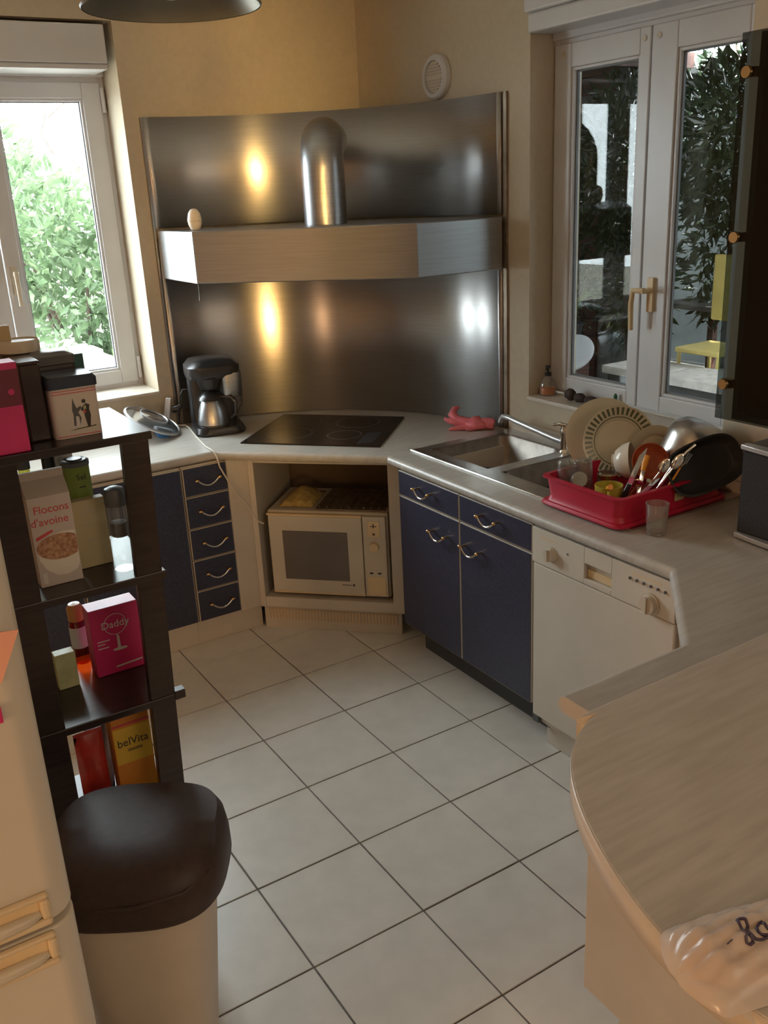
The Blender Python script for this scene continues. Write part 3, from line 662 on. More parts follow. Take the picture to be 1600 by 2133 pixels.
tumbler('ribbed clear glass stood upside down at the sink end of the rack', (1.262, -1.245, 0.897), 0.031, 0.105, 4, False)
tumbler('plain clear glass upside down, second from the sink end of the rack', (1.322, -1.262, 0.897), 0.032, 0.100, 0, False)
tumbler('clear glass lying with its round base towards the viewer, beside the mug', (1.252, -1.318, 0.956), 0.030, 0.075, 0, True, rot=Vector((.50, .70, -.35)).to_track_quat('Z', 'Y').to_euler())
j = thing('glass_jar', 'small glass jar with a gilt band standing behind the olive mug', 'jar', (1.372, -1.320, 0.897))
MB().lathe([(0.030, 0), (0.032, 0.004), (0.032, 0.052), (0.028, 0.060), (0.026, 0.060), (0.029, 0.05), (0.029, 0.006), (0, 0.006)], (1.372, -1.320, 0.897), 28, True, False).build('body', X['clear'], j, smooth=40)
MB().lathe([(0.0325, 0.040), (0.034, 0.041), (0.034, 0.055), (0.0325, 0.056)], (1.372, -1.320, 0.897), 28, False, False).build('gilt_band', X['brass'], j, smooth=40)
mg = thing('mug', 'squat olive-yellow mug in the red rack', 'mug', (1.290, -1.408, 0.897))
MB().lathe([(0.035, 0), (0.042, 0.004), (0.044, 0.055), (0.041, 0.055), (0.039, 0.008), (0, 0.007)], (1.290, -1.408, 0.897), 32, True, False).build('body', X['mug'], mg, smooth=40)
MB().tube([(1.290 - .03, -1.408 - .03, 0.942), (1.290 - .048, -1.408 - .048, 0.935), (1.290 - .048, -1.408 - .048, 0.915), (1.290 - .03, -1.408 - .03, 0.907)], 0.005, 8).build('handle', X['mug'], mg, smooth=60)
def knife(label, p0, p1, hm, bl=0.11, w=0.016):
    p0 = Vector(p0); p1 = Vector(p1); d = (p1 - p0).normalized(); sd = d.cross(Vector((-0.6, -0.8, 0.1))).normalized(); nn = sd.cross(d)
    t = thing('knife', label, 'knife', tuple(p0))
    L = (p1 - p0).length
    MB().tube([p0, p0 + d * (L * .18), p0 + d * (L * .36)], [.009, .010, .008], 8).build('handle', hm, t, smooth=60)
    a = p0 + d * (L * .35); b = MB()
    ol = [(0, -w / 2), (0.75, -w / 2), (1.0, 0.25 * w), (0.85, w * .45), (0, w / 2)]
    vs = []
    for k in (-1, 1): vs += [a + d * (u * L * .65) + sd * s_ + nn * (0.0008 * k) for u, s_ in ol]
    b.add(vs, [(4, 3, 2, 1, 0), (5, 6, 7, 8, 9)] + [(i, (i + 1) % 5, 5 + (i + 1) % 5, 5 + i) for i in range(5)])
    b.build('blade', X['chrome'], t)
knife('kitchen knife with a black handle, blade upwards, in the rack', (1.285, -1.465, 0.905), (1.335, -1.512, 1.088), X['black'])
knife('table knife with an orange handle leaning in the cutlery corner', (1.290, -1.490, 0.900), (1.375, -1.535, 0.990), X['orange'], w=0.012)
knife('orange-handled knife with its handle up behind the black one', (1.420, -1.440, 1.030), (1.360, -1.460, 0.905), X['orange'], w=0.012)
def spoon(label, p0, p1, cat='spoon', tines=False, hm=None):
    p0 = Vector(p0); p1 = Vector(p1); d = (p1 - p0).normalized(); L = (p1 - p0).length
    t = thing(cat, label, cat, tuple(p0))
    MB().tube([p0, p0.lerp(p1, .35), p0.lerp(p1, .72)], [.0055, .004, .0028], 8).build('handle', hm or X['chrome'], t, smooth=60)
    view = Vector((-0.55, -0.78, 0.3)); sd = d.cross(view).normalized(); nn = sd.cross(d)
    h = MB()
    if tines:
        h.tube([p0.lerp(p1, .70), p0.lerp(p1, .80)], [.003, .009], 8)
        for k in (-1.5, -.5, .5, 1.5): h.tube([p0.lerp(p1, .79) + sd * (k * .005), p1 + sd * (k * .0055) + nn * .003], [.0018, .0009], 5)
    else:
        c = p0.lerp(p1, .85); k = len(h.v); h.ball((0, 0, 0), 0.016, L * .16, 0.004, 14, 8)
        Mx = Matrix((( *sd, 0), (*d, 0), (*nn, 0), (0, 0, 0, 1))).transposed(); Mx.translation = c; h.xf(Mx, k)
    h.build('tines' if tines else 'bowl', X['chrome'], t, smooth=60)
spoon('large serving spoon standing bowl up in the cutlery corner', (1.330, -1.490, 0.905), (1.385, -1.560, 1.050))
spoon('teaspoon low beside the knife in the cutlery corner', (1.320, -1.455, 0.903), (1.325, -1.505, 0.985))
spoon('fork with tines up between the spoons in the cutlery corner', (1.345, -1.470, 0.903), (1.345, -1.535, 1.000), 'fork', True)
spoon('fork with an orange handle at the right of the cutlery', (1.395, -1.520, 0.903), (1.470, -1.565, 1.055), 'fork', True, X['orange'])
spoon('slim spoon leaning by the black pan', (1.365, -1.500, 0.903), (1.430, -1.575, 1.06))
for k, (x, y, z, lb) in enumerate(((1.262, -1.432, 0.952, 'short orange peeler handle resting on the olive mug'),)):
    pe = thing('peeler', lb, 'peeler', (x, y, z)); MB().tube([(x, y, z), (x - .012, y - .022, z + .012)], [.008, .009], 8).build('handle', X['orange'], pe, smooth=50)
    MB().tube([(x, y, z), (x + .02, y + .03, z - .02)], [.004, .003], 6).build('blade', X['chrome'], pe)
# pot and black pan
po = thing('cooking_pot', 'steel cooking pot upside down at the wall end of the rack', 'pot', (1.575, -1.455, 1.01))
Mp = facing((1.605, -1.445, 0.985), (0.10, -0.05, 1.0)) @ Matrix.Rotation(R(12), 4, 'X') @ Matrix.Rotation(R(-10), 4, 'Y')
MB().lathe([(0.098, 0.0), (0.102, 0.0), (0.102, 0.004), (0.097, 0.006), (0.096, 0.075), (0.088, 0.102), (0.066, 0.120), (0.035, 0.128), (0.0, 0.130)], n=44, Mx=Mp, cap0=False, cap1=False).build('body', X['sink'], po, smooth=35)
h = MB(); h.tube([Mp @ Vector(p) for p in ((-0.02, -0.106, 0.05), (-0.04, -0.135, 0.060), (-0.02, -0.158, 0.066), (0.04, -0.158, 0.066), (0.06, -0.135, 0.060), (0.05, -0.100, 0.05))], 0.006, 10)
h.build('loop_handle', X['chrome'], po, smooth=60)
pn = thing('black_pan', 'black roasting pan leaning in front of the steel pot', 'pan', (1.53, -1.54, 0.90))
Mq = facing((1.515, -1.590, 1.012), (-0.45, -0.80, 0.42)) @ Matrix.Rotation(R(20), 4, 'Z')
def er(a, b, z, n=36, p=3.0):
    out = []
    for k in range(n):
        t_ = 2 * math.pi * k / n; c_, s_ = math.cos(t_), math.sin(t_)
        out.append(Mq @ Vector((a * math.copysign(abs(c_) ** (2 / p), c_), b * math.copysign(abs(s_) ** (2 / p), s_), z)))
    return out
MB().loft([er(.095, .058, -0.035), er(.105, .066, -.03), er(.120, .078, 0.0), er(.124, .082, 0.001), er(.124, .082, 0.004), er(.117, .075, 0.003), er(.102, .062, -.026), er(.092, .055, -.030)], True, True).build('shell', X['blackmat'], pn, smooth=40)
ph = MB(); ph.tube([(1.395, -1.52, 0.955), (1.410, -1.545, 1.01), (1.445, -1.575, 1.065), (1.470, -1.585, 1.085)], [.006, .006, .005, .005], 8); ph.build('wire_handle', X['chrome'], pn, smooth=60)
tumbler('empty straight tumbler standing alone on the worktop by the rack', (1.262, -1.632, 0.861), 0.034, 0.095)
# rubber glove
g = MB(); k = len(g.v)
gl = thing('rubber_glove', 'crumpled pink rubber glove lying behind the sink corner', 'glove', (1.60, -0.245, 0.861))
def lump(pts, r, seg=10):
    return MB().tube(pts, r, seg)
def crumple(mb, amp):
    for i in range(len(mb.v)): mb.v[i] += Vector((random.uniform(-1, 1), random.uniform(-1, 1), random.uniform(-.3, 1))) * amp; mb.v[i].z = max(.8615, mb.v[i].z)
    return mb
crumple(MB().ball((1.630, -.285, .880), .048, .052, .024, 18, 10), .004).build('palm', X['glove'], gl, smooth=70)
crumple(MB().tube([(1.645, -.30, .884), (1.668, -.325, .882), (1.682, -.342, .878)], [.022, .026, .024], 14), .003).build('cuff', X['glove'], gl, smooth=70)
for pts, r in (([(1.61, -.26, .885), (1.575, -.215, .895), (1.575, -.185, .915), (1.600, -.172, .934), (1.618, -.178, .940)], [.022, .020, .018, .014, .006]),
               ([(1.605, -.255, .880), (1.57, -.225, .886), (1.545, -.195, .896), (1.535, -.180, .902)], [.018, .015, .012, .006]),
               ([(1.61, -.28, .872), (1.575, -.262, .870), (1.540, -.245, .868), (1.518, -.238, .867)], [.018, .014, .010, .005]),
               ([(1.615, -.30, .870), (1.590, -.300, .868), (1.572, -.290, .868)], [.016, .012, .007]),
               ([(1.655, -.275, .890), (1.640, -.285, .902), (1.615, -.285, .903), (1.600, -.275, .894)], [.012, .014, .013, .008])):
    crumple(MB().tube(pts, r, 10), .0022).build('finger', X['glove'], gl, smooth=70)

# ------------------------------------------------------------------ window sill things
so = thing('soap_bottle', 'clear pump bottle of orange soap on the right window sill', 'bottle', (1.805, -0.545, 1.025))
MB().lathe([(0.030, 0), (0.034, 0.004), (0.034, 0.040), (0.026, 0.062), (0.013, 0.074), (0.013, 0.080)], (1.805, -0.545, 1.025), 24).build('bottle_wall', X['clear'], so, smooth=50)
MB().lathe([(0.028, 0.003), (0.032, 0.005), (0.032, 0.030), (0.0, 0.031)], (1.805, -0.545, 1.025), 24, True, False).build('liquid', X['soap'], so, smooth=40)
pm = MB(); pm.lathe([(0.014, 0.079), (0.014, 0.092), (0.005, 0.094), (0.005, 0.112), (0.010, 0.113), (0.010, 0.122)], (1.805, -0.545, 1.025), 16); pm.tube([(1.805, -0.545, 1.142), (1.785, -0.560, 1.142), (1.775, -0.567, 1.136)], .004, 8)
pm.build('pump', X['black'], so, smooth=40)
for k, (y, x, rx, ry, rz, lb) in enumerate(((-0.690, 1.795, .020, .028, .024, 'round dark brown driftwood lump on the sill, nearest the soap bottle'), (-0.745, 1.795, .018, .032, .019, 'long dark brown driftwood lump in the middle of the sill'), (-0.815, 1.79, .020, .040, .018, 'dark brown driftwood lump on the sill just behind the plates'))):
    mb = MB().ball((x, y, 1.024 + rz), rx, ry, rz, 14, 9)
    for i in range(len(mb.v)): mb.v[i] += Vector((random.uniform(-1, 1), random.uniform(-1, 1), random.uniform(0, 1))) * 0.003
    mb.build('driftwood', X['stone'], smooth=60, label=lb, cat='driftwood', group='driftwood on the right window sill')
gb = thing('small_figurine', 'tiny dark green figurine against the right window frame', 'figurine', (1.835, -0.895, 1.024))
MB().lathe([(0.010, 0), (0.010, .02), (.007, .03), (.008, .045), (.003, .055)], (1.835, -0.895, 1.024), 12).build('body', X['greenbit'], gb, smooth=60)

# ------------------------------------------------------------------ smoked glass wall cabinet, speaker
wc = thing('wall_cabinet', 'dark wall cabinet with smoked glass door and round hinges, by the right window', 'cabinet', (1.57, -2.05, 1.20))
cb = MB(); cb.box(1.415, 1.738, -1.765, -1.747, 1.205, 2.19); cb.box(1.415, 1.738, -2.40, -2.382, 1.205, 2.19); cb.box(1.415, 1.738, -2.382, -1.765, 1.205, 1.223); cb.box(1.415, 1.738, -2.382, -1.765, 2.172, 2.19); cb.box(1.728, 1.738, -2.382, -1.765, 1.223, 2.172)
cb.build('carcass', X['cabdark'], wc)
for z in (1.53, 1.86): B(1.44, 1.728, -2.382, -1.765, z, z + 0.012).build('shelf_board', X['cabdark'], wc)
dg = B(1.396, 1.402, -2.40, -1.705, 1.205, 2.192).build('glass_door', X['smoke'], wc)
for z in (1.305, 1.70, 2.10):
    MB().cyl((1.3955, -1.728, z), (1.388, -1.728, z), 0.016, 0.014, 20).build('hinge_cap', X['brass'], dg, smooth=40)
    MB().box(1.4025, 1.43, -1.745, -1.712, z - .012, z + .012).build('hinge_arm', X['brass'], dg)
for k in range(5):
    st = MB().lathe([(0.05, 0), (0.085, 0.010), (0.11, 0.014), (0.11, 0.017), (0.08, 0.013), (0, 0.006)], (1.56, -1.90, 1.2235 + k * 0.012), 36, True, False)
    st.build('stacked_plate', X['china'], smooth=40, label=('lowest', 'second from the bottom', 'middle', 'second from the top', 'topmost')[k] + ' cream plate of the pile in the smoked glass cabinet', cat='plate', group='plates piled in the wall cabinet')
sk = thing('speaker', 'black loudspeaker with silver top and bottom trim on the worktop', 'speaker', (1.53, -1.92, 0.861))
B(1.413, 1.655, -2.045, -1.795, 0.868, 1.140).build('cabinet_box', X['black'], sk, bevel=0.006)
B(1.408, 1.416, -2.035, -1.803, 0.885, 1.122).build('grille_cloth', X['cloth'], sk, bevel=0.003)
def arcbar(z0, z1):
    return MB().prism([(1.403 - 0.012 * math.sin(math.pi * k / 10), -1.795 - 0.25 * k / 10) for k in range(11)] + [(1.43, -2.045), (1.43, -1.795)], z0, z1)
arcbar(1.1285, 1.1425).build('trim_bar', X['silver'], sk, bevel=0.002)
arcbar(0.866, 0.880).build('trim_bar', X['silver'], sk, bevel=0.002)
for x in (1.44, 1.62):
    for y in (-1.82, -2.02): MB().cyl((x, y, 0.861), (x, y, 0.869), 0.010).build('foot', X['greydark'], sk)

# ------------------------------------------------------------------ peninsula, bar top, bag
pe = thing('peninsula_unit', 'cream base unit of the peninsula with its flat end panel', 'cabinet', (1.1, -2.45, 0))
B(0.470, 1.735, -2.72, -2.215, 0.10, 0.82).build('body', X['cream'], pe)
B(0.450, 0.470, -3.02, -2.200, 0.10, 0.82).build('end_panel', X['cream'], pe, bevel=0.002)
B(0.510, 1.735, -2.72, -2.26, 0.0, 0.10).build('plinth', X['cream'], pe)
B(0.455, 0.800, -2.215, -2.198, 0.12, 0.815).build('door', X['navy'], pe, bevel=0.002)
B(0.805, 1.100, -2.215, -2.198, 0.12, 0.815).build('door', X['navy'], pe, bevel=0.002)
bt = thing('bar_top', 'raised round-ended bar top in streaked beige laminate over the peninsula', 'bar top', (0.8, -2.83, 1.005))
ol = [(1.735, -2.447), (0.30, -2.447), (0.20, -2.460), (0.13, -2.490), (0.065, -2.545), (0.010, -2.625), (-0.035, -2.72), (-0.062, -2.80), (-0.076, -2.87), (-0.078, -2.94), (-0.062, -3.01), (-0.02, -3.08), (0.06, -3.145), (0.17, -3.185), (0.30, -3.20), (1.735, -3.20)]
def smooth_closed(pts, keep):
    out = []
    n = len(pts)
    for i in range(n):
        p0, p1, p2, p3 = (Vector(pts[(i + k) % n]) for k in (-1, 0, 1, 2))
        if i in keep: out.append(tuple(p1)); continue
        for t_ in (0, .25, .5, .75):
            out.append(tuple(0.5 * ((2 * p1) + (p2 - p0) * t_ + (2 * p0 - 5 * p1 + 4 * p2 - p3) * t_ ** 2 + (3 * p1 - p0 - 3 * p2 + p3) * t_ ** 3)))
    return out
so_ = smooth_closed(ol, {0, 13, 14, 15})
MB().prism(so_, 1.0055, 1.050).build('slab', X['lam'], bt, bevel=0.002)
ed = MB(); n_ = len(so_)
ring0 = [(x, y, 1.0058) for x, y in so_]; ring1 = [(x, y, 1.0485) for x, y in so_]
ed.loft([ring0, ring1], False, False); eo = ed.build('edge_band', X['lamedge'], bt, smooth=60, label='beige edging band round the bar top')
eo.modifiers.new('s', 'SOLIDIFY').thickness = 0.0016; eo.modifiers['s'].offset = 1
B(0.56, 1.735, -2.735, -2.56, 0.861, 1.0055).build('riser', X['cream'], bt)
B(0.50, 1.735, -3.0, -2.745, 0.0, 1.0055).build('support_panel', X['cream'], bt)

bg_ = thing('bread_bag', 'crumpled clear plastic bag of bread with handwritten marker letters, on the bar top', 'bag', (0.05, -2.95, 1.05))
P0 = Vector((-.112, -2.893, 1.0512)); EX = Vector((.962, -.272, 0)); EY = Vector((.272, .962, 0))
lf = MB(); kk = len(lf.v); lf.ball((0, 0, 0), .075, .043, .0125, 24, 12)
Mx = Matrix(((EX.x, EY.x, 0, 0), (EX.y, EY.y, 0, 0), (0, 0, 1, 0), (0, 0, 0, 1))); Mx.translation = P0 + EX * .088 - EY * .004 + Vector((0, 0, .0132)); lf.xf(Mx)
lf.build('bread_loaf', X['bread'], bg_, smooth=60)
def bag_h(u, v_):
    e = min(1.0, u / .045) ** .6 * max(0.0, math.sin(math.pi * v_)) ** .55
    w = .0035 * math.sin(95 * u + 7 * v_) * math.sin(9 * v_ + 12 * u) + .0025 * math.sin(40 * v_ - 60 * u + 1.3) + .0015 * math.sin(170 * u * (1 + .2 * v_))
    return max(0.0004, e * (.038 - .030 * max(0, min(1, (u - .16) / .15))) + w * e)
def bag_p(u, v_):
    w = .122 * min(1.0, max(.02, u / .022)) ** .5 + .12 * max(0, u - .15)
    return P0 + EX * u + EY * ((v_ - .5) * w - .10 * max(0, u - .2)) + Vector((0, 0, bag_h(u, v_)))
nx, ny = 70, 30
us = [.0005 + .42 * (i / (nx - 1)) ** 1.25 for i in range(nx)]
bb = MB().add([bag_p(u, j / (ny - 1)) for u in us for j in range(ny)], [(i * ny + j, (i + 1) * ny + j, (i + 1) * ny + j + 1, i * ny + j + 1) for i in range(nx - 1) for j in range(ny - 1)])
bb.add([Vector((p.x, p.y, 1.0513)) for p in (bag_p(u, j / (ny - 1)) for u in us for j in range(ny))], [(i * ny + j, i * ny + j + 1, (i + 1) * ny + j + 1, (i + 1) * ny + j) for i in range(nx - 1) for j in range(ny - 1)])
tip = bag_p(.045, 0.0); bb.add([tip - EX * .006, tip + EX * .006, tip - EY * .022 - EX * .002 + Vector((0, 0, .0015))], [(0, 1, 2)])
bb.build('plastic_film', X['bag'], bg_, smooth=70)
def film_z(x, y):
    d_ = Vector((x, y, 0)) - Vector((P0.x, P0.y, 0)); u = d_.dot(EX); w = .122 * min(1.0, max(.02, u / .022)) ** .5 + .12 * max(0, u - .15)
    return 1.0512 + bag_h(u, min(.98, max(.02, (d_.dot(EY) + .10 * max(0, u - .2)) / w + .5))) + .0006
for st in ([(-.022, -2.9), (-.026, -2.906), (-.029, -2.912), (-.032, -2.917), (-.034, -2.92)], [(-.022, -2.9), (-.019, -2.901), (-.016, -2.906), (-.018, -2.911), (-.025, -2.916), (-.034, -2.919), (-.037, -2.92)],
           [(-.034, -2.92), (-.032, -2.925), (-.029, -2.93), (-.023, -2.933), (-.014, -2.934), (-.007, -2.934)], [(-.035, -2.923), (-.04, -2.925), (-.042, -2.928), (-.04, -2.931), (-.035, -2.931), (-.033, -2.928), (-.034, -2.925)],
           [(-.003, -2.918), (-.009, -2.918), (-.017, -2.921), (-.02, -2.926), (-.018, -2.929), (-.012, -2.932), (-.004, -2.932)], [(-.005, -2.921), (-.007, -2.926), (-.007, -2.928), (-.004, -2.929), (0.004, -2.928)], [(-.057, -2.915), (-.053, -2.915), (-.05, -2.916)]):
    pts = []
    for a, b in zip(st, st[1:]):
        for t_ in (0, .34, .67): pts.append((a[0] + (b[0] - a[0]) * t_, a[1] + (b[1] - a[1]) * t_))
    pts.append(st[-1])
    MB().tube([(x, y, film_z(x, y)) for x, y in pts], .0019 if len(st) > 3 else .0008, 6).build('handwriting', X['pen'], bg_, smooth=60)

# ------------------------------------------------------------------ counter things on the left
cm = thing('coffee_maker', 'black filter coffee maker with steel carafe against the splashback', 'coffee maker', (0.755, 0.52, 0.861), rz=R(-12))
lc = lambda mb, nm, m, **k: mb.build(nm, m, cm, local=True, **k)
lc(MB().loft([rrect(-.105, .115, -.135, .10, .05, 0.0), rrect(-.108, .118, -.138, .10, .05, .012), rrect(-.10, .108, -.128, .10, .05, .034)], True, True), 'base', X['black'], smooth=40)
lc(MB().lathe([(0.062, 0.034), (0.062, 0.038), (0.0, 0.038)], (-0.02, -0.055, 0), 28, True, False), 'hot_plate', X['greydark'], smooth=40)
lc(MB().loft([rrect(-.100, .108, .025, .105, .03, .030), rrect(-.100, .112, .025, .105, .03, .25), rrect(-.100, .112, .02, .105, .03, .30)], True, True), 'water_column', X['black'], smooth=40)
lc(MB().loft([rrect(-.108, .112, -.10, .105, .06, .245), rrect(-.112, .120, -.115, .105, .06, .265), rrect(-.112, .120, -.115, .105, .06, .30), rrect(-.09, .095, -.09, .09, .05, .325), rrect(-.04, .045, -.05, .05, .03, .333)], True, True), 'head', X['black'], smooth=40)
lc(MB().loft([rrect(.028, .118, -.108, -.02, .03, .160), rrect(.028, .120, -.112, -.02, .03, .166), rrect(.028, .120, -.112, -.02, .03, .268)], True, True), 'steel_cover', X['steelh'], smooth=40)
lc(MB().lathe([(0.040, .20), (0.060, .25)], (-0.02, -0.05, 0), 28), 'filter_holder', X['black'], smooth=40)
ca = lc(MB().lathe([(0.055, .039), (0.068, .044), (0.068, .056), (0.060, .105), (0.043, .150), (0.040, .156), (0, .157)], (-0.02, -0.060, 0), 32, True, False), 'carafe', X['steelh'], smooth=30)
MB().lathe([(0.0555, .1525), (0.050, .165), (0.030, .185), (0.0, .190)], (-0.02, -0.060, 0), 28, True, False).build('carafe_lid', X['black'], ca, local=True, smooth=40)
MB().tube([(.020, -.085, .165), (.060, -.110, .165), (.078, -.118, .14), (.076, -.116, .09), (.055, -.100, .065)], [.009, .010, .009, .008, .007], 8).build('carafe_handle', X['black'], ca, local=True, smooth=60)
lc(MB().tube([(.118, .06, .20), (.140, .062, .16), (.140, .062, .09), (.118, .06, .05)], .004, 8), 'side_cord', X['black'], smooth=60)

ps = thing('power_strip', 'white power strip with a black plug leaning at the wall by the coffee maker', 'power strip', (0.59, 0.70, 0.861))
MB().hexa([(0.560, 0.70, .865), (0.585, 0.68, .865), (0.60, 0.705, .865), (0.575, 0.722, .865), (0.595, 0.705, 1.0), (0.615, 0.690, .995), (0.628, 0.712, .995), (0.608, 0.728, 1.0)]).build('housing', X['pvc'], ps, bevel=0.004)
MB().tube([(0.622, 0.695, .945), (0.640, 0.680, .948), (0.655, 0.672, .962)], [.018, .017, .009], 12).build('plug', X['black'], ps, smooth=60)
MB().tube([(0.652, 0.672, .96), (0.650, 0.668, 1.00), (0.665, 0.660, 1.035), (0.695, 0.65, 1.035), (0.715, 0.64, 1.01), (0.72, 0.63, .98)], .0035, 8).build('black_cord', X['black'], ps, smooth=60)
MB().tube([(0.60, 0.695, .872), (0.66, 0.66, .868), (0.655, 0.60, .866), (0.620, 0.42, .865), (0.592, 0.25, .865), (0.588, 0.155, .866), (0.590, 0.128, .85), (0.598, 0.126, .80), (0.64, 0.115, .70), (0.70, 0.095, .60), (0.722, 0.075, .545), (0.745, 0.062, .530)], .0035, 8).build('white_cord', X['cordw'], ps, smooth=60)

ld = thing('pan_cover', 'large round glass pan lid leaning between wall and worktop under the left window', 'lid', (0.49, 0.62, 0.93))
Ml = facing((0.485, 0.60, 0.925), (0.36, -0.22, 0.80))
MB().lathe([(0.125, 0.0), (0.132, 0.002), (0.132, 0.008), (0.124, 0.012), (0.121, 0.006)], n=48, Mx=Ml).build('steel_rim', X['silver'], ld, smooth=40)
MB().lathe([(0.124, 0.007), (0.10, 0.018), (0.06, 0.026), (0.0, 0.030)], n=40, Mx=Ml, cap0=False, cap1=False).build('glass_dome', X['lidglass'], ld, smooth=60)
MB().lathe([(0.062, 0.026), (0.066, 0.030), (0.062, 0.032), (0.058, 0.028)], n=36, Mx=Ml, cap0=False, cap1=False).build('inner_ring', X['silver'], ld, smooth=60)
bx = thing('blue_tub', 'blue plastic tub under the leaning glass lid', 'tub', (0.50, 0.56, 0.861))
MB().loft([rrect(.49, .545, .53, .59, .02, .861), rrect(.485, .55, .525, .595, .02, .880)], True, True).build('body', X['bluepl'], bx, smooth=40)
MB().loft([rrect(.483, .552, .523, .597, .02, .878), rrect(.483, .552, .523, .597, .02, .882)], True, True).build('rim', X['bluepl'], bx, smooth=40)

# ------------------------------------------------------------------ dark shelf unit and its contents
sh = thing('shelf_unit', 'narrow dark-stained open shelf unit crowded with groceries', 'shelf', (-0.33, -1.38, 0))
for z in (1.405, 1.085, 0.775, 0.460, 0.145):
    B(-0.570, -0.172 - (1.405 - z) * .028, -1.503, -1.20, z - 0.018, z).build('shelf_board', X['dark'], sh, bevel=0.002)
MB().hexa([(-.282, -1.5, 0), (-.222, -1.5, 0), (-.222, -1.478, 0), (-.282, -1.478, 0), (-.238, -1.5, 1.387), (-.180, -1.5, 1.387), (-.180, -1.478, 1.387), (-.238, -1.478, 1.387)]).build('post', X['dark'], sh, bevel=0.002)
B(-0.570, -0.452, -1.500, -1.478, 0.0, 1.387).build('post', X['dark'], sh, bevel=0.002)
B(-0.570, -0.480, -1.225, -1.200, 0.0, 1.387).build('post', X['dark'], sh, bevel=0.002)
B(-0.200, -0.176, -1.506, -1.484, 0.760, 0.782).build('bracket', X['dark'], sh)

def carton(name, label, cat, x0, x1, y0, y1, z0, z1, m, **k):
    t = thing(name, label, cat, ((x0 + x1) / 2, (y0 + y1) / 2, z0), **k)
    B(x0, x1, y0, y1, z0, z1).build('box', m, t, bevel=0.0015); return t
# top board
t = thing('tea_tin', 'white square tin with a dark blue lid and a printed folk couple', 'tin', (-0.305, -1.40, 1.405))
MB().loft([rrect(-.357, -.258, -1.447, -1.348, .012, 1.4055), rrect(-.357, -.258, -1.447, -1.348, .012, 1.512)], True, True).build('body', X['tinwhite'], t, smooth=30)
MB().loft([rrect(-.360, -.255, -1.450, -1.345, .012, 1.510), rrect(-.360, -.255, -1.450, -1.345, .012, 1.526), rrect(-.354, -.261, -1.444, -1.351, .012, 1.534)], True, True).build('lid', X['tealdark'], t, smooth=30)
for z in (1.4985, 1.504): MB().box(-.352, -.262, -1.4475, -1.4468, z, z + .0016).build('red_line', X['redprint'], t)
MB().box(-.352, -.262, -1.4475, -1.4468, 1.409, 1.4105).build('red_line', X['redprint'], t)
def flat(name, pts, m, parent, y=-1.4476):   # a flat print on a face that looks towards -y
    n = len(pts); mb = MB().add([(x, y, z) for x, z in pts] + [(x, y + .0006, z) for x, z in pts], [tuple(range(n)), tuple(range(2 * n - 1, n - 1, -1))] + [(i, n + i, n + (i + 1) % n, (i + 1) % n) for i in range(n)])
    return mb.build(name, m, parent)
def disc(cx, cz, r, rz=None, n=14): return [(cx + r * math.cos(2 * math.pi * k / n), cz + (rz or r) * math.sin(2 * math.pi * k / n)) for k in range(n)]
px = -.300
flat('print_woman', [(px - .016, 1.430), (px - .004, 1.430), (px + .001, 1.445), (px - .004, 1.457), (px + .004, 1.466), (px + .002, 1.470), (px - .006, 1.466), (px - .010, 1.478), (px - .012, 1.488), (px - .014, 1.476), (px - .016, 1.462), (px - .014, 1.455)], X['greydark'], t)
flat('print_apron', [(px - .012, 1.428), (px - .004, 1.428), (px - .004, 1.448), (px - .010, 1.450)], X['label'], t, -1.4482)
flat('print_man', [(px + .012, 1.424), (px + .017, 1.424), (px + .021, 1.448), (px + .019, 1.462), (px + .021, 1.470), (px + .014, 1.474), (px + .006, 1.468), (px + .002, 1.462), (px + .004, 1.458), (px + .009, 1.462), (px + .008, 1.448)], X['ink'], t)
flat('print_head', disc(px + .010, 1.479, .0042), X['ink'], t)
flat('print_shirt', [(px + .008, 1.462), (px + .013, 1.462), (px + .013, 1.470), (px + .008, 1.468)], X['lightgreen'], t, -1.4482)
flat('print_sash', disc(px + .009, 1.457, .003), X['redprint'], t, -1.4484)
flat('print_ground', [(px - .028, 1.4205), (px + .028, 1.4235), (px + .030, 1.426), (px - .010, 1.4235)], X['chinagreen'], t)
t = thing('dark_tin', 'tall dark brown tin behind the white one on top of the shelf', 'tin', (-.372, -1.38, 1.405))
B(-.405, -.362, -1.432, -1.335, 1.4055, 1.565).build('body', X['darktin'], t, bevel=.004)
B(-.406, -.361, -1.433, -1.334, 1.565, 1.572).build('lid', X['darktin'], t, bevel=.003)
t = thing('grey_lidded_box', 'dark box with a grey stepped lid behind the white tin', 'box', (-.31, -1.30, 1.405))
B(-.357, -.272, -1.340, -1.262, 1.4055, 1.545).build('body', X['darktin'], t, bevel=.003)
MB().loft([rrect(-.360, -.268, -1.343, -1.258, .008, 1.545), rrect(-.360, -.268, -1.343, -1.258, .008, 1.562), rrect(-.345, -.283, -1.330, -1.272, .008, 1.570)], True, True).build('lid', X['greydark'], t, smooth=30)
carton('small_teal_pot', 'small dark teal pot at the end behind the grey-lidded box', 'pot', -.262, -.240, -1.30, -1.262, 1.4055, 1.555, X['teal'])
t = thing('round_canister', 'round dark canister with a pale lid at the back of the shelf top', 'canister', (-.36, -1.24, 1.405))
MB().lathe([(.042, 0.0005), (.042, .165)], (-.362, -1.250, 1.405), 28).build('body', X['darktin'], t, smooth=40)
MB().lathe([(.044, .165), (.044, .186), (.041, .190), (.040, .187), (0, .187)], (-.362, -1.250, 1.405), 28, True, False).build('lid', X['whiteold'], t, smooth=40)
t = thing('magenta_box', 'tall magenta box with a darker top half beside the tins', 'box', (-.45, -1.45, 1.405))
B(-.500, -.418, -1.495, -1.435, 1.4055, 1.585).build('box', X['pink'], t, bevel=.002)
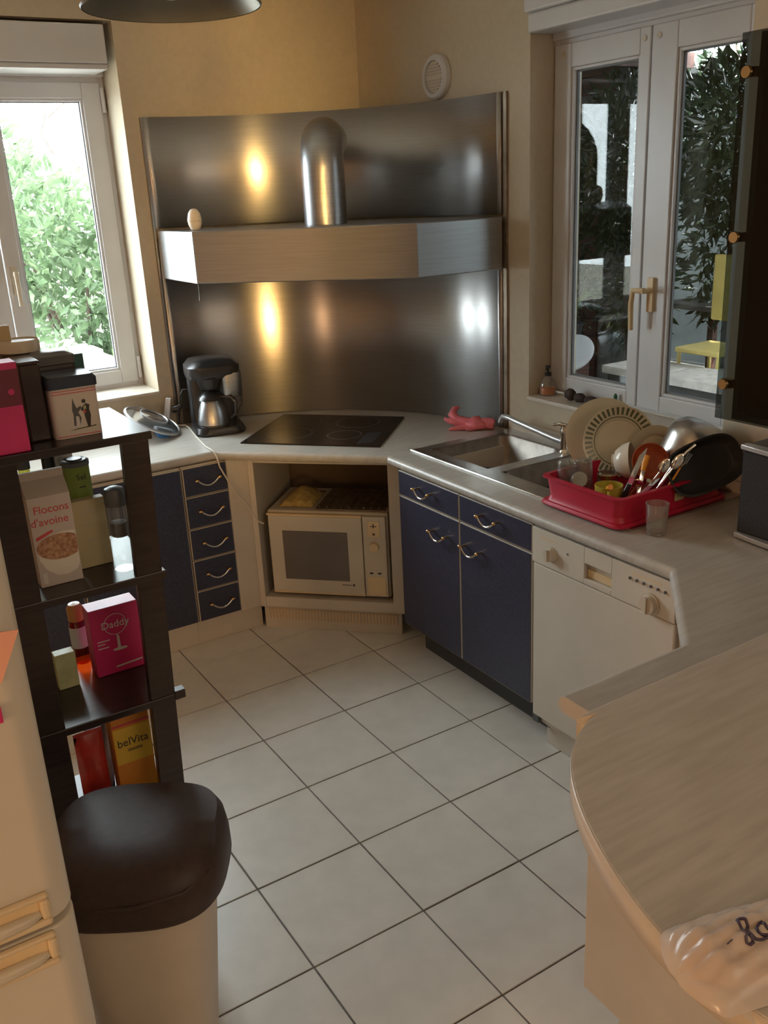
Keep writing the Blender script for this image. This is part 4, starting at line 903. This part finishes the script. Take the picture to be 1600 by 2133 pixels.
B(-.499, -.4185, -1.4955, -1.4945, 1.500, 1.572).build('dark_print', X['pinkdark'], t)
flat('round_print', disc(-.436, 1.528, .006), X['pink'], t, -1.4958)
carton('beige_box', 'plain beige carton standing at the back left of the shelf top', 'box', -.455, -.372, -1.235, -1.205, 1.4055, 1.625, X['beige'])
mb = MB().ball((-.435, -1.335, 1.5), .034, .03, .055, 16, 10)
for i in range(len(mb.v)): mb.v[i] += Vector([random.uniform(-1, 1) for _ in range(3)]) * .004
bgt = thing('cloth_pouch', 'off-white rounded cloth pouch behind the magenta box on the shelf top', 'pouch', (-.435, -1.335, 1.405))
mb.build('pouch', X['cotton'], bgt, smooth=70)
MB().lathe([(.030, 0.0005), (.032, .05), (.028, .065)], (-.435, -1.335, 1.405), 18).build('base', X['cotton'], bgt, smooth=50)

# second board
t = thing('cereal_carton', 'white gable-topped oat flakes carton with pink lettering and a printed bowl', 'carton', (-.395, -1.38, 1.085))
cx0, cx1, cy0, cy1 = -.436, -.346, -1.432, -1.362
MB().hexa([(cx0, cy0, 1.0855), (cx1, cy0, 1.0855), (cx1, cy1, 1.0855), (cx0, cy1, 1.0855), (cx0, cy0, 1.288), (cx1, cy0, 1.288), (cx1, cy1, 1.288), (cx0, cy1, 1.288)]).build('box', X['paperw'], t, bevel=.001)
MB().hexa([(cx0, cy0, 1.288), (cx1, cy0, 1.288), (cx1, cy1, 1.288), (cx0, cy1, 1.288), (cx0, cy0 + .030, 1.318), (cx1, cy0 + .030, 1.318), (cx1, cy1 - .030, 1.318), (cx0, cy1 - .030, 1.318)]).build('gable_fold', X['paperdim'], t)
B(cx0, cx1, cy0 + .031, cy1 - .031, 1.318, 1.336).build('top_fin', X['paperdim'], t)
text('lettering', 'Flocons', .0245, (-.389, cy0 - .0006, 1.259), FY, X['redprint'], t, sx=.98)
text('lettering', "d'avoine", .0245, (-.396, cy0 - .0006, 1.232), FY, X['redprint'], t, sx=.98)
flat('red_flash', [(-.430, 1.192), (-.394, 1.207), (-.393, 1.212), (-.399, 1.211), (-.430, 1.200)], X['redprint'], t, cy0 - .0007)
flat('bowl_print', [(-.432, 1.170), (-.424, 1.187), (-.405, 1.199), (-.375, 1.204), (-.348, 1.202), (-.348, 1.125), (-.356, 1.112), (-.375, 1.105), (-.398, 1.108), (-.418, 1.124), (-.430, 1.148)], X['bowlprint'], t, cy0 - .0006)
flat('oats_print', [(max(-.4345, min(-.3475, x_)), z_) for x_, z_ in disc(-.383, 1.172, .050, .029, 22)], X['oats'], t, cy0 - .0012)
flat('small_print_panel', [(-.430, 1.094), (-.420, 1.094), (-.420, 1.118), (-.430, 1.118)], X['label'], t, cy0 - .0012)
t = carton('yellow_packet', 'flat yellowish card packet with small print beside the oat carton', 'packet', -.338, -.262, -1.378, -1.352, 1.0855, 1.245, X['manila'])
for k, (z, w) in enumerate(((1.222, .024), (1.216, .040), (1.208, .030), (1.195, .036), (1.185, .030), (1.150, .020))):
    flat('small_print', [(-.315, z), (-.315 + w, z), (-.315 + w, z + .0022), (-.315, z + .0022)], X['paperdim'], t, -1.3786)
flat('small_print', [(-.304, 1.229), (-.296, 1.229), (-.300, 1.236)], X['paperdim'], t, -1.3786)
t = thing('salt_tin', 'round green salt tin with a dark lid behind the yellow packet', 'tin', (-.302, -1.325, 1.085))
MB().lathe([(.029, .0005), (.030, .003), (.030, .232)], (-.302, -1.325, 1.085), 28).build('body', X['greentin'], t, smooth=40)
MB().lathe([(.0315, .230), (.0315, .240), (.026, .243), (.018, .241), (.016, .245), (0, .245)], (-.302, -1.325, 1.085), 28, True, False).build('lid', X['greydark'], t, smooth=40)
text('lettering', 'Sel', .019, (-.299, -1.3560, 1.292), FY, X['ink'], t)
flat('small_print', [(-.306, 1.268), (-.292, 1.268), (-.292, 1.271), (-.306, 1.271)], X['ink'], t, -1.3560)
t = thing('pepper_mill', 'clear disposable pepper mill with a dark cap, right end of the second shelf', 'pepper mill', (-.252, -1.435, 1.085))
pc = (-.252, -1.432, 1.085)
MB().lathe([(.023, .0005), (.025, .004), (.025, .055), (.021, .085), (.021, .150), (.023, .155)], pc, 28).build('glass_body', X['clear'], t, smooth=50)
MB().lathe([(.018, .080), (.019, .084), (.019, .112), (.0, .114)], pc, 20, True, False).build('peppercorns', X['pepper'], t, smooth=50)
MB().lathe([(.023, .152), (.024, .156), (.024, .180), (.020, .190), (.010, .194), (0, .1945)], pc, 28, True, False).build('cap', X['greydark'], t, smooth=40)
for (x, y, lb, m, capm, h) in ((-.405, -1.290, 'green oil bottle at the back left of the second shelf', X['oilgreen'], X['greydark'], .235), (-.350, -1.285, 'clear bottle with a black cap behind the oat carton', X['clear'], X['black'], .225)):
    t = thing('oil_bottle', lb, 'bottle', (x, y, 1.085))
    MB().lathe([(.026, .0005), (.028, .004), (.028, h - .05), (.013, h - .02), (.012, h)], (x, y, 1.085), 24).build('bottle_wall', m, t, smooth=50)
    MB().lathe([(.0145, h - .002), (.0145, h + .026), (0, h + .027)], (x, y, 1.085), 20, True, False).build('cap', capm, t, smooth=40)
t = thing('plastic_cup', 'white cup seen by its rim behind the salt tin', 'cup', (-.305, -1.258, 1.085))
MB().lathe([(.020, .0005), (.027, .262), (.0255, .262), (.019, .006), (0, .005)], (-.312, -1.240, 1.085), 24, True, False).build('wall', X['label'], t, smooth=40)

# third board
t = thing('sugar_box', 'raspberry-pink sugar box with white lettering and a sundae glass print', 'box', (-.268, -1.31, .775))
sx0, sx1, sy0, sy1 = -.322, -.212, -1.315, -1.255
sx0, sx1, sy0, sy1 = -.327, -.208, -1.318, -1.262
B(sx0, sx1, sy0, sy1, .7755, .952).build('box', X['pink'], t, bevel=.0015)
text('lettering', 'Daddy', .026, (-.268, sy0 - .0008, .905), FY, X['label'], t)
gl_ = MB(); Mr = Matrix.Translation((-.268, sy0 - .0008, .905)) @ Matrix.Rotation(R(90), 4, 'X')
gl_.lathe([(.0275, 0), (.0275, .0006), (.0262, .0006), (.0262, 0)], n=36, cap0=False, cap1=False, Mx=Mr); gl_.build('circle_print', X['label'], t)
flat('stem_print', [(-.269, .840), (-.262, .840), (-.2625, .872), (-.2685, .878)], X['label'], t, sy0 - .0008)
flat('foot_print', disc(-.264, .838, .018, .004), X['label'], t, sy0 - .0010)
for z, w in ((.866, .030), (.858, .018), (.848, .026)):
    flat('small_print', [(-.316, z), (-.316 + w, z), (-.316 + w, z + .0025), (-.316, z + .0025)], X['label'], t, sy0 - .0008)
flat('bottom_print', [(-.280, .790), (-.214, .794), (-.214, .798), (-.280, .794)], X['label'], t, sy0 - .0008)
t = thing('oil_bottle', 'slim bottle of orange-red oil with an amber cap on the third shelf', 'bottle', (-.331, -1.215, .775))
oc = (-.333, -1.205, .7755)
MB().lathe([(.018, 0), (.021, .004), (.021, .105), (.019, .118)], oc, 24).build('bottle_wall', X['amber'], t, smooth=50)
MB().lathe([(.0185, .116), (.0195, .118), (.0195, .150), (.014, .160), (0, .162)], oc, 24, True, False).build('cap', X['gold'], t, smooth=40)
MB().lathe([(.0213, .045), (.0214, .046), (.0214, .100), (.0213, .101)], oc, 24, False, False).build('paper_label', X['label'], t, smooth=50)
carton('green_packet', 'small pale green carton at the front left of the third shelf', 'packet', -.420, -.372, -1.322, -1.290, .7755, .866, X['lightgreen'])
t = thing('dark_jar', 'dark round jar half hidden behind the left post of the third shelf', 'jar', (-.43, -1.28, .775))
MB().lathe([(.030, .0005), (.034, .02), (.034, .075), (.022, .095)], (-.438, -1.26, .775), 24).build('body', X['darktin'], t, smooth=50)
MB().lathe([(.024, .093), (.024, .115), (0, .116)], (-.438, -1.26, .775), 24, True, False).build('lid', X['black'], t, smooth=40)

# fourth board
t = thing('biscuit_box', 'orange and yellow breakfast biscuit box with dark lettering on the fourth shelf', 'box', (-.285, -1.36, .46))
B(-.336, -.244, -1.405, -1.355, .4605, .700).build('box', X['orangebox'], t, bevel=.0015)
B(-.334, -.246, -1.4056, -1.4048, .575, .672).build('yellow_print', X['yellowbox'], t)
B(-.336, -.244, -1.4058, -1.4048, .678, .684).build('red_band', X['redprint'], t)
text('lettering', 'belVita', .030, (-.290, -1.4064, .632), FY, X['ink'], t, sx=.92)
for z in (.6105, .6065): flat('small_print', [(-.305, z), (-.269, z), (-.269, z + .0018), (-.305, z + .0018)], X['ink'], t, -1.4064)
MB().hexa([(-.30, -1.40, .700), (-.25, -1.40, .700), (-.25, -1.37, .700), (-.30, -1.37, .700), (-.295, -1.39, .722), (-.25, -1.39, .720), (-.25, -1.385, .720), (-.295, -1.385, .722)]).build('torn_flap', X['beige'], t)
def packet(lb, x0, x1, y, z0, z1, m, tilt=0.0, fat=.022):
    t = thing('snack_packet', lb, 'packet', ((x0 + x1) / 2, y, z0))
    n1, n2 = 9, 9; mb = MB()
    for sgn in (-1, 1):
        vs = []
        for i in range(n1):
            for j in range(n2):
                u, w = i / (n1 - 1), j / (n2 - 1)
                e = (math.sin(math.pi * u) ** .5 if 0 < u < 1 else 0) * (math.sin(math.pi * w) ** .6 if 0 < w < 1 else 0)
                r_ = random.uniform(-.0025, .0025) if 0 < i < n1 - 1 and 0 < j < n2 - 1 else 0
                vs.append((x0 + (x1 - x0) * u + tilt * w, y + sgn * (fat * e + r_), z0 + (z1 - z0) * w))
        mb.add(vs, [(i * n2 + j, (i + 1) * n2 + j, (i + 1) * n2 + j + 1, i * n2 + j + 1) if sgn < 0 else (i * n2 + j, i * n2 + j + 1, (i + 1) * n2 + j + 1, (i + 1) * n2 + j) for i in range(n1 - 1) for j in range(n2 - 1)])
    mb.build('wrapper', m, t, smooth=50)
    MB().box(x0 + tilt, x1 + tilt, y - .001, y + .001, z1 - .002, z1 + .008).build('top_seal', m, t)
packet('upright red foil snack packet left of the biscuit box', -.420, -.352, -1.375, .4605, .672, X['redfoil'])
packet('blue foil snack packet leaning behind the biscuit box', -.395, -.330, -1.315, .4605, .685, X['bluefoil'], .015)
packet('low orange snack packet at the front left of the fourth shelf', -.430, -.345, -1.450, .4605, .535, X['orangefoil'])

# ------------------------------------------------------------------ fridge, notes, bin
fr = thing('fridge', 'white fridge-freezer with rounded door edges and yellowed handles', 'fridge', (-0.92, -2.1, 0))
B(-1.215, -0.632, -2.345, -1.80, 0.02, 1.80).build('body', X['white'], fr, bevel=.01)
def rdoor(z0, z1):
    r = .035
    pts = [(-1.22, -2.345), (-1.22, -2.40)]
    for k in range(9):
        a = R(-90 + 90 * k / 8); pts.append((-.622 - r + r * math.cos(a), -2.40 + r + r * math.sin(a)))
    pts.append((-.622, -2.345))
    return MB().prism(pts, z0, z1)
ud = rdoor(1.046, 1.80).build('upper_door', X['white'], fr, smooth=35, bevel=.003)
lw = rdoor(0.06, 1.034).build('lower_door', X['white'], fr, smooth=35, bevel=.003)
def grip(z0, z1, door, zi0, zi1):
    g = MB(); x0, x1 = -.80, -.652
    g.box(x0, x1, -2.409, -2.399, zi1, z1); g.box(x0, x1, -2.409, -2.399, z0, zi0); g.box(zi_x, x1, -2.409, -2.399, zi0, zi1)
    go = g.build('handle', X['handleyel'], door, bevel=.005)
    MB().box(x0, zi_x, -2.4025, -2.3995, zi0, zi1).build('grip_recess', X['yellowed'], go)
    MB().tube([(x0, -2.408, zi0 + .006), (-.72, -2.407, zi0 + .006), (-.68, -2.405, zi0 + .006), (zi_x, -2.400, zi0 + .006)], [.009, .009, .008, .005], 10).build('grip_bar', X['whiteold'], go, smooth=60)
zi_x = -.664
grip(1.046, 1.092, ud, 1.056, 1.084); grip(.985, 1.034, lw, .995, 1.025)
nt = thing('paper_note', 'pink paper note stuck on the fridge door', 'note', (-.67, -2.402, 1.41))
MB().prism([(0, 0), (.001, 0), (.001, .001), (0, .001)], 0, .001)
n_ = MB(); n_.add([(-.72, -2.4008, 1.445), (-.6265, -2.4008, 1.433), (-.654, -2.4008, 1.376), (-.72, -2.4008, 1.37), (-.72, -2.402, 1.445), (-.6265, -2.402, 1.433), (-.654, -2.402, 1.376), (-.72, -2.402, 1.37)], [(0, 1, 2, 3), (7, 6, 5, 4), (0, 4, 5, 1), (1, 5, 6, 2), (2, 6, 7, 3), (3, 7, 4, 0)])
n_.build('sheet', X['paperpink'], nt)
mgt = B(-.70, -.6605, -2.406, -2.4005, 1.330, 1.350).build('fridge_magnet', X['pink'], label='small raspberry magnet on the fridge door below the note', cat='magnet', bevel=.001)

bn = thing('waste_bin', 'tall cream waste bin with a dark brown lid on the floor by the fridge', 'bin', (-.42, -1.83, 0), rz=R(-31))
def se(a, b, z, n=56, p=3.0, dy=0.0):
    out = []
    for k in range(n):
        t_ = 2 * math.pi * k / n; c_, s_ = math.cos(t_), math.sin(t_)
        out.append((a * math.copysign(abs(c_) ** (2 / p), c_), dy + b * math.copysign(abs(s_) ** (2 / p), s_), z))
    return out
MB().loft([se(.088, .100, 0, dy=.01), se(.094, .105, .01, dy=.01), se(.150, .146, .60, dy=.01)], True, True).build('body', X['bin'], bn, local=True, smooth=40)
lo_ = MB().loft([se(.176, .162, .592, dy=.01), se(.181, .166, .600, dy=.01), se(.180, .164, .640, dy=.012), se(.174, .155, .675, dy=.016), se(.160, .132, .697, dy=.028), se(.08, .07, .704, dy=.03)], True, True).build('lid', X['brown'], bn, local=True, smooth=50)
MB().tube([(-.172, -.06, .628), (-.150, -.110, .632), (-.08, -.146, .638), (.03, -.152, .646), (.12, -.130, .655), (.160, -.085, .662), (.172, -.03, .666)], [.002, .004, .005, .005, .005, .004, .002], 8).build('lid_ridge', X['brown'], lo_, local=True, smooth=60)

# ------------------------------------------------------------------ pendant lamp
pd = thing('pendant_lamp', 'grey metal dish pendant lamp hanging over the kitchen floor', 'lamp', (-0.02, -1.50, 2.24))
pc = (-0.02, -1.50, 2.215)
MB().lathe([(.170, 0), (.172, .004), (.15, .030), (.10, .062), (.045, .085), (.030, .10), (.028, .10), (.04, .083), (.098, .058), (.148, .026), (.168, .001)], pc, 48, False, False).build('shade', X['shade'], pd, smooth=50)
MB().lathe([(.030, .095), (.030, .15), (.012, .17)], pc, 20).build('socket', X['greydark'], pd, smooth=40)
MB().ball((pc[0], pc[1], pc[2] + .048), .028, .028, .036, 16, 10).build('bulb', X['bulb'], pd, smooth=60)
MB().cyl((pc[0], pc[1], pc[2] + .165), (pc[0], pc[1], 2.75), .003, n=8).build('cord', X['greydark'], pd)

# ------------------------------------------------------------------ garden behind the left window
B(-12, 30, 1.0, 40, -0.35, -0.15).build('ground', X['soil'], kind='structure')
B(2.0, 12, -12, 1.0, -0.35, -0.12).build('ground_terrace', X['concrete'], kind='structure')
pg_ = thing('shade_roof', 'brown slatted roof added to shade the terrace', 'shade_roof', (4.7, -2.5, -.12))  # slatted roof added to cut the skylight reaching the terrace
for k in range(22):
    B(2.05 + k * .185, 2.222 + k * .185, -7.9, 5.5, 2.82, 2.86).build('slat', X['boards'], pg_)
for y in (-7.5, -4.0, -0.5, 2.6, 5.3): B(2.0, 6.2, y - .05, y + .05, 2.70, 2.82).build('beam', X['boards'], pg_)
for y in (-7.5, -4.0): B(6.0, 6.1, y - .05, y + .05, -.12, 2.70).build('post', X['boards'], pg_)
B(2.0, 7.7, -8.2, -8.0, -.12, 2.8).build('wall_light_block', X['greyrender'], kind='structure')  # unseen wall added to shut out light from this end

def leaf_cloud(mb, c, rad, n, size, shell=0.55, bias=None, asp=0.38):
    for _ in range(n):
        while True:
            p = Vector([random.uniform(-1, 1) for _ in range(3)])
            if shell < p.length <= 1: break
        q_ = Vector((c[0] + p.x * rad[0], c[1] + p.y * rad[1], c[2] + p.z * rad[2]))
        d = (p + Vector([random.uniform(-.9, .9) for _ in range(3)])).normalized()
        if bias: d = (d + Vector(bias)).normalized()
        sd = d.cross(Vector([random.uniform(-1, 1) for _ in range(3)])).normalized()
        L = size * random.uniform(.6, 1.3); w = L * asp; nn = d.cross(sd)
        k = len(mb.v)
        mb.v += [q_, q_ + d * (L * .5) + sd * (w * .5) + nn * (w * .15), q_ + d * L, q_ + d * (L * .5) - sd * (w * .5) + nn * (w * .15)]
        mb.f.append((k, k + 1, k + 2, k + 3))
def shrub(name, label, cat, base, clouds, size, m, trunk_h, trunk_r=.05, group=None, asp=0.38, shell=.55):
    t = thing(name, label, cat, base, group=group)
    mb = MB()
    for c, rad, n in clouds: leaf_cloud(mb, c, rad, n, size, shell, asp=asp)
    mb.build('foliage', m, t, kind='stuff')
    st = MB()
    for c, rad, n in clouds:
        st.tube([base, Vector(base).lerp(Vector(c), .5) + Vector((random.uniform(-.1, .1), random.uniform(-.1, .1), 0)), c], [trunk_r, trunk_r * .7, trunk_r * .3], 7)
    st.build('stems', X['bark'], t, smooth=60)
    return t
shrub('laurel_bush', 'big sunlit laurel bush filling the left window', 'bush', (1.7, 6.6, -.15), [((1.25, 6.4, 1.55), (.75, .7, .75), 1300), ((1.75, 6.2, 1.05), (.8, .7, .75), 1500), ((2.35, 6.5, .75), (.7, .7, .75), 1000), ((1.0, 6.8, 2.1), (.6, .6, .6), 700)], .15, X['leafl'], 1.0)
shrub('laurel_bush', 'paler bush standing further back in the garden, left of the big laurel', 'bush', (1.3, 9.6, -.15), [((1.4, 9.4, 1.7), (1.0, .9, 1.0), 1200), ((2.6, 9.6, 1.2), (1.1, .9, 1.1), 1200)], .17, X['leafl'], 1.0)
bl_ = thing('big_leaved_plant', 'low plant with a few long green leaves beside the stone kerb', 'plant', (1.62, 4.9, .40))
for k, (dx, dy, dz, L) in enumerate(((-.25, .0, .06, .30), (.20, -.05, .10, .28), (.05, .05, .26, .30), (-.10, -.10, .22, .24), (.24, .08, .20, .26))):
    p = Vector((1.62, 4.9, .42)); d = Vector((dx, dy, dz)); sd = d.cross(Vector((0.2, 1, .1))).normalized() * .035
    MB().add([p, p + d * .5 + sd + Vector((0, 0, .03)), p + d, p + d * .5 - sd + Vector((0, 0, .03))], [(0, 1, 2, 3)]).build('leaf', X['leafbig'], bl_)
MB().tube([(1.62, 4.9, .30), (1.62, 4.9, .44)], .012, 6).build('stem', X['bark'], bl_)
kw = thing('stone_kerb', 'low kerb of pale stone blocks edging the garden bed', 'kerb', (1.5, 5.6, -.15))
a_ = Vector((1.40, 3.85, 0)); b_ = Vector((1.62, 8.2, 0)); nb_ = 12
for k in range(nb_):
    p = a_.lerp(b_, (k + .5) / nb_); h = (b_ - a_).length / nb_ * .48
    B(p.x - .10, p.x + .10, p.y - h, p.y + h, -.15, .56 + random.uniform(-.012, .012)).build('stone_block', X['stonew'], kw, bevel=.012)
B(1.7, 5.0, 3.9, 9.0, -.15, .38).build('ground_bed', X['soil'], kind='structure')
B(-3.0, 1.28, 1.0, 12.0, -.15, -.10).build('ground_path', X['stonew'], kind='structure')
bk = thing('garden_bucket', 'green plastic bucket standing on the path outside the left window', 'bucket', (1.02, 4.0, -.10))
MB().lathe([(.11, 0), (.15, .30), (.158, .30), (.158, .315), (.145, .315), (.105, .01), (0, .01)], (1.02, 4.0, -.10), 28, True, False).build('body', X['bucket'], bk, smooth=40)
MB().tube([(.87, 4.0, .20), (.90, 4.0, .33), (1.02, 4.0, .37), (1.14, 4.0, .33), (1.17, 4.0, .20)], .005, 6).build('handle', X['silver'], bk, smooth=60)
tr = thing('bare_tree', 'pale bare winter tree beyond the laurel bush', 'tree', (2.9, 11.0, -.15))
MB().tube([(2.9, 11, -.15), (2.88, 11, 1.4), (2.82, 11, 2.6), (2.75, 11, 4.2)], [.10, .08, .06, .02], 8).build('trunk', X['twig'], tr, smooth=60)
for k in range(16):
    z = 1.4 + k * .16; a = k * 2.4; p = Vector((2.88 - .008 * k, 11, z)); L = random.uniform(.8, 1.5)
    MB().tube([p, p + Vector((math.cos(a) * L * .5, math.sin(a) * L * .5, .25)), p + Vector((math.cos(a + .3) * L, math.sin(a + .3) * L, .7))], [.022, .014, .004], 5).build('branch', X['twig'], tr, smooth=60)

# ------------------------------------------------------------------ terrace behind the right window
nh = thing('neighbour_house', 'white rendered house with brown boarded bands beyond the terrace', 'house', (6.4, 5.0, -.15))
B(6.0, 6.5, 3.12, 9.0, -.15, 3.6).build('wall', X['render'], nh)
def boards(x, y0, y1, z0, z1, n):
    h = (z1 - z0) / n
    for k in range(n): B(x - .03, x, y0, y1, z0 + k * h + .004, z0 + (k + 1) * h - .004).build('board', X['boards'], nh, bevel=.003)
boards(6.0, 3.14, 9.0, 2.58, 3.5, 6); boards(6.0, 3.42, 9.0, 1.06, 1.52, 3); boards(6.0, 3.40, 9.0, -.15, .68, 5)
B(5.6, 6.7, 3.0, 9.2, 3.5, 3.62).build('eave', X['boards'], nh)
B(5.9, 6.04, 2.92, 3.12, -.15, 3.6).build('corner_post', X['greyrender'], nh)
gw = thing('grey_wall', 'tall grey rendered garden wall at the back of the terrace', 'wall', (7.6, .5, -.12))
B(7.5, 7.7, -8, 9.0, -.12, 2.80).build('masonry', X['greyrender'], gw)
B(7.45, 7.75, -8, 9.0, 2.80, 2.86).build('coping', X['concrete'], gw)
shrub('conifer', 'dark conifer at the left of the terrace, by the white house', 'tree', (5.6, 2.55, -.12), [((5.5, 2.62, 1.95), (.50, .40, .72), 1500), ((5.6, 2.55, 1.0), (.36, .28, .7), 700)], .13, X['leafd'], 2, asp=.3, shell=.2)
shrub('conifer', 'dark broad conifer in the middle of the terrace, in front of the grey wall', 'tree', (5.9, 1.5, -.12), [((5.8, 1.75, 2.05), (.75, .50, .62), 2000), ((5.6, 1.2, 2.25), (.9, .8, .45), 1200), ((6.8, 2.6, 2.9), (.5, 1.1, .9), 1300), ((5.9, 1.85, 1.4), (.45, .30, .8), 900)], .13, X['leafd'], 2, asp=.3, shell=.2)
shrub('conifer', 'dark conifer at the right of the terrace, nearest the wall cabinet', 'tree', (6.0, .3, -.12), [((5.9, .4, 2.1), (.8, .7, .6), 2400)], .13, X['leafd'], 2, asp=.3, shell=.2)
shrub('flowering_shrub', 'small glossy shrub in front of the boarded house wall', 'shrub', (5.1, 2.85, -.12), [((5.05, 2.80, 1.35), (.22, .20, .55), 420), ((5.0, 2.75, .85), (.26, .22, .35), 300)], .075, X['leafd'], .6, asp=.45, shell=.3)
shrub('flowering_shrub', 'glossy shrub behind the yellow chair', 'shrub', (6.4, 1.75, -.12), [((6.4, 1.80, 1.55), (.30, .35, .30), 380)], .085, X['leafd'], .6, asp=.45, shell=.3)
fp = thing('flower_pot', 'dark flower pot of grassy leaves and red flowers on a pedestal', 'plant pot', (4.6, 2.32, -.12))
B(4.48, 4.72, 2.20, 2.44, -.12, .50).build('pedestal', X['boards'], fp)
MB().lathe([(.085, .50), (.11, .72), (.12, .72), (.12, .74), (.10, .74)], (4.6, 2.32, 0), 20).build('pot', X['blackmat'], fp, smooth=40)
for k in range(26):
    a = random.uniform(0, 6.28); L = random.uniform(.15, .32); p = Vector((4.6, 2.32, .74)); d = Vector((math.cos(a) * .5, math.sin(a) * .5, 1)) * L; sd = d.cross(Vector((random.random(), random.random(), .2))).normalized() * .008
    MB().add([p - sd, p + sd, p + d * .6 + sd * .8, p + d + Vector((math.cos(a), math.sin(a), -.3)) * .06, p + d * .6 - sd * .8], [(0, 1, 2, 3, 4)]).build('blade', X['leafbig'], fp)
for p in ((4.54, 2.42, .86), (4.55, 2.45, 1.0), (4.58, 2.40, 1.16), (4.53, 2.43, .80)):
    MB().ball(p, .025, .025, .03, 8, 6).build('flower', X['flower'], fp, smooth=60)
gt = thing('round_garden_table', 'white round garden table top tilted up beside the flower pot', 'table', (4.35, 2.0, .2))
Mt = facing((4.35, 2.02, .56), (-.62, -.25, .75))
MB().lathe([(.17, -.015), (.18, -.01), (.18, .008), (.17, .012), (.12, .008), (0, .006)], n=40, Mx=Mt, cap1=False).build('top', X['pvc'], gt, smooth=40)
MB().tube([Mt @ Vector((0, 0, -.012)), (4.45, 2.05, .2), (4.45, 2.05, -.12)], .02, 8).build('pedestal', X['greydark'], gt, smooth=50)
lw_ = thing('low_wall', 'low terrace wall with a pale flat slab on top', 'wall', (4.6, 1.2, -.12))
B(4.45, 4.75, -1.0, 1.72, -.12, .44).build('masonry', X['concrete'], lw_)
for k in range(5): B(4.38, 4.82, -1.0 + k * .545, -1.0 + k * .545 + .537, .44, .50).build('slab', X['stonew'], lw_, bevel=.006)
yc = thing('garden_chair', 'yellow garden chair with a solid back on the terrace', 'chair', (5.2, 1.22, -.12))
B(5.20, 5.23, 1.00, 1.40, .78, 1.27).build('backrest', X['yellowp'], yc, bevel=.02)
B(4.82, 5.22, 1.00, 1.40, .58, .62).build('seat', X['yellowp'], yc, bevel=.01)
for x in (4.85, 5.2):
    for y in (1.02, 1.38): MB().tube([(x, y, -.12), (x, y, .58)], .015, 8).build('leg', X['yellowp'], yc)
tb_ = thing('garden_table', 'dark garden table with a worn light edge behind the low wall', 'table', (5.7, 1.6, -.12))
B(5.4, 6.1, .8, 2.1, .80, .84).build('top', X['concrete'], tb_, bevel=.005)
for x in (5.45, 6.05):
    for y in (.85, 2.05): B(x - .03, x + .03, y - .03, y + .03, -.12, .80).build('leg', X['boards'], tb_)

hg = thing('shade_screen', 'tall dark leafy screen added to block light on the garden side', 'shade_screen', (4.4, 5.8, -.12))  # unseen leafy screen, added to keep garden skylight off the terrace
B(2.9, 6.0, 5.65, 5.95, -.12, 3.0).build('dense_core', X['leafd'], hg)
hm = MB()
for _ in range(2600):
    x = random.uniform(2.85, 6.0); z = random.uniform(-.1, 3.05); y = random.choice((5.62, 5.98)) + random.uniform(-.05, .05)
    leaf_cloud(hm, (x, y, z), (.05, .05, .05), 1, .13, 0)
hm.build('foliage', X['leafd'], hg, kind='stuff')

hh = thing('shade_screen', 'second leafy screen added to block light by the house corner', 'shade_screen', (2.45, 3.4, -.12))  # another unseen screen, added to shield the open side from skylight
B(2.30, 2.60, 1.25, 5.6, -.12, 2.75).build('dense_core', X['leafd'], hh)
hm = MB()
for _ in range(2200):
    y = random.uniform(1.2, 5.6); z = random.uniform(-.1, 2.78); x = random.choice((2.27, 2.63)) + random.uniform(-.04, .04)
    leaf_cloud(hm, (x, y, z), (.05, .05, .05), 1, .13, 0)
hm.build('foliage', X['leafd'], hh, kind='stuff')
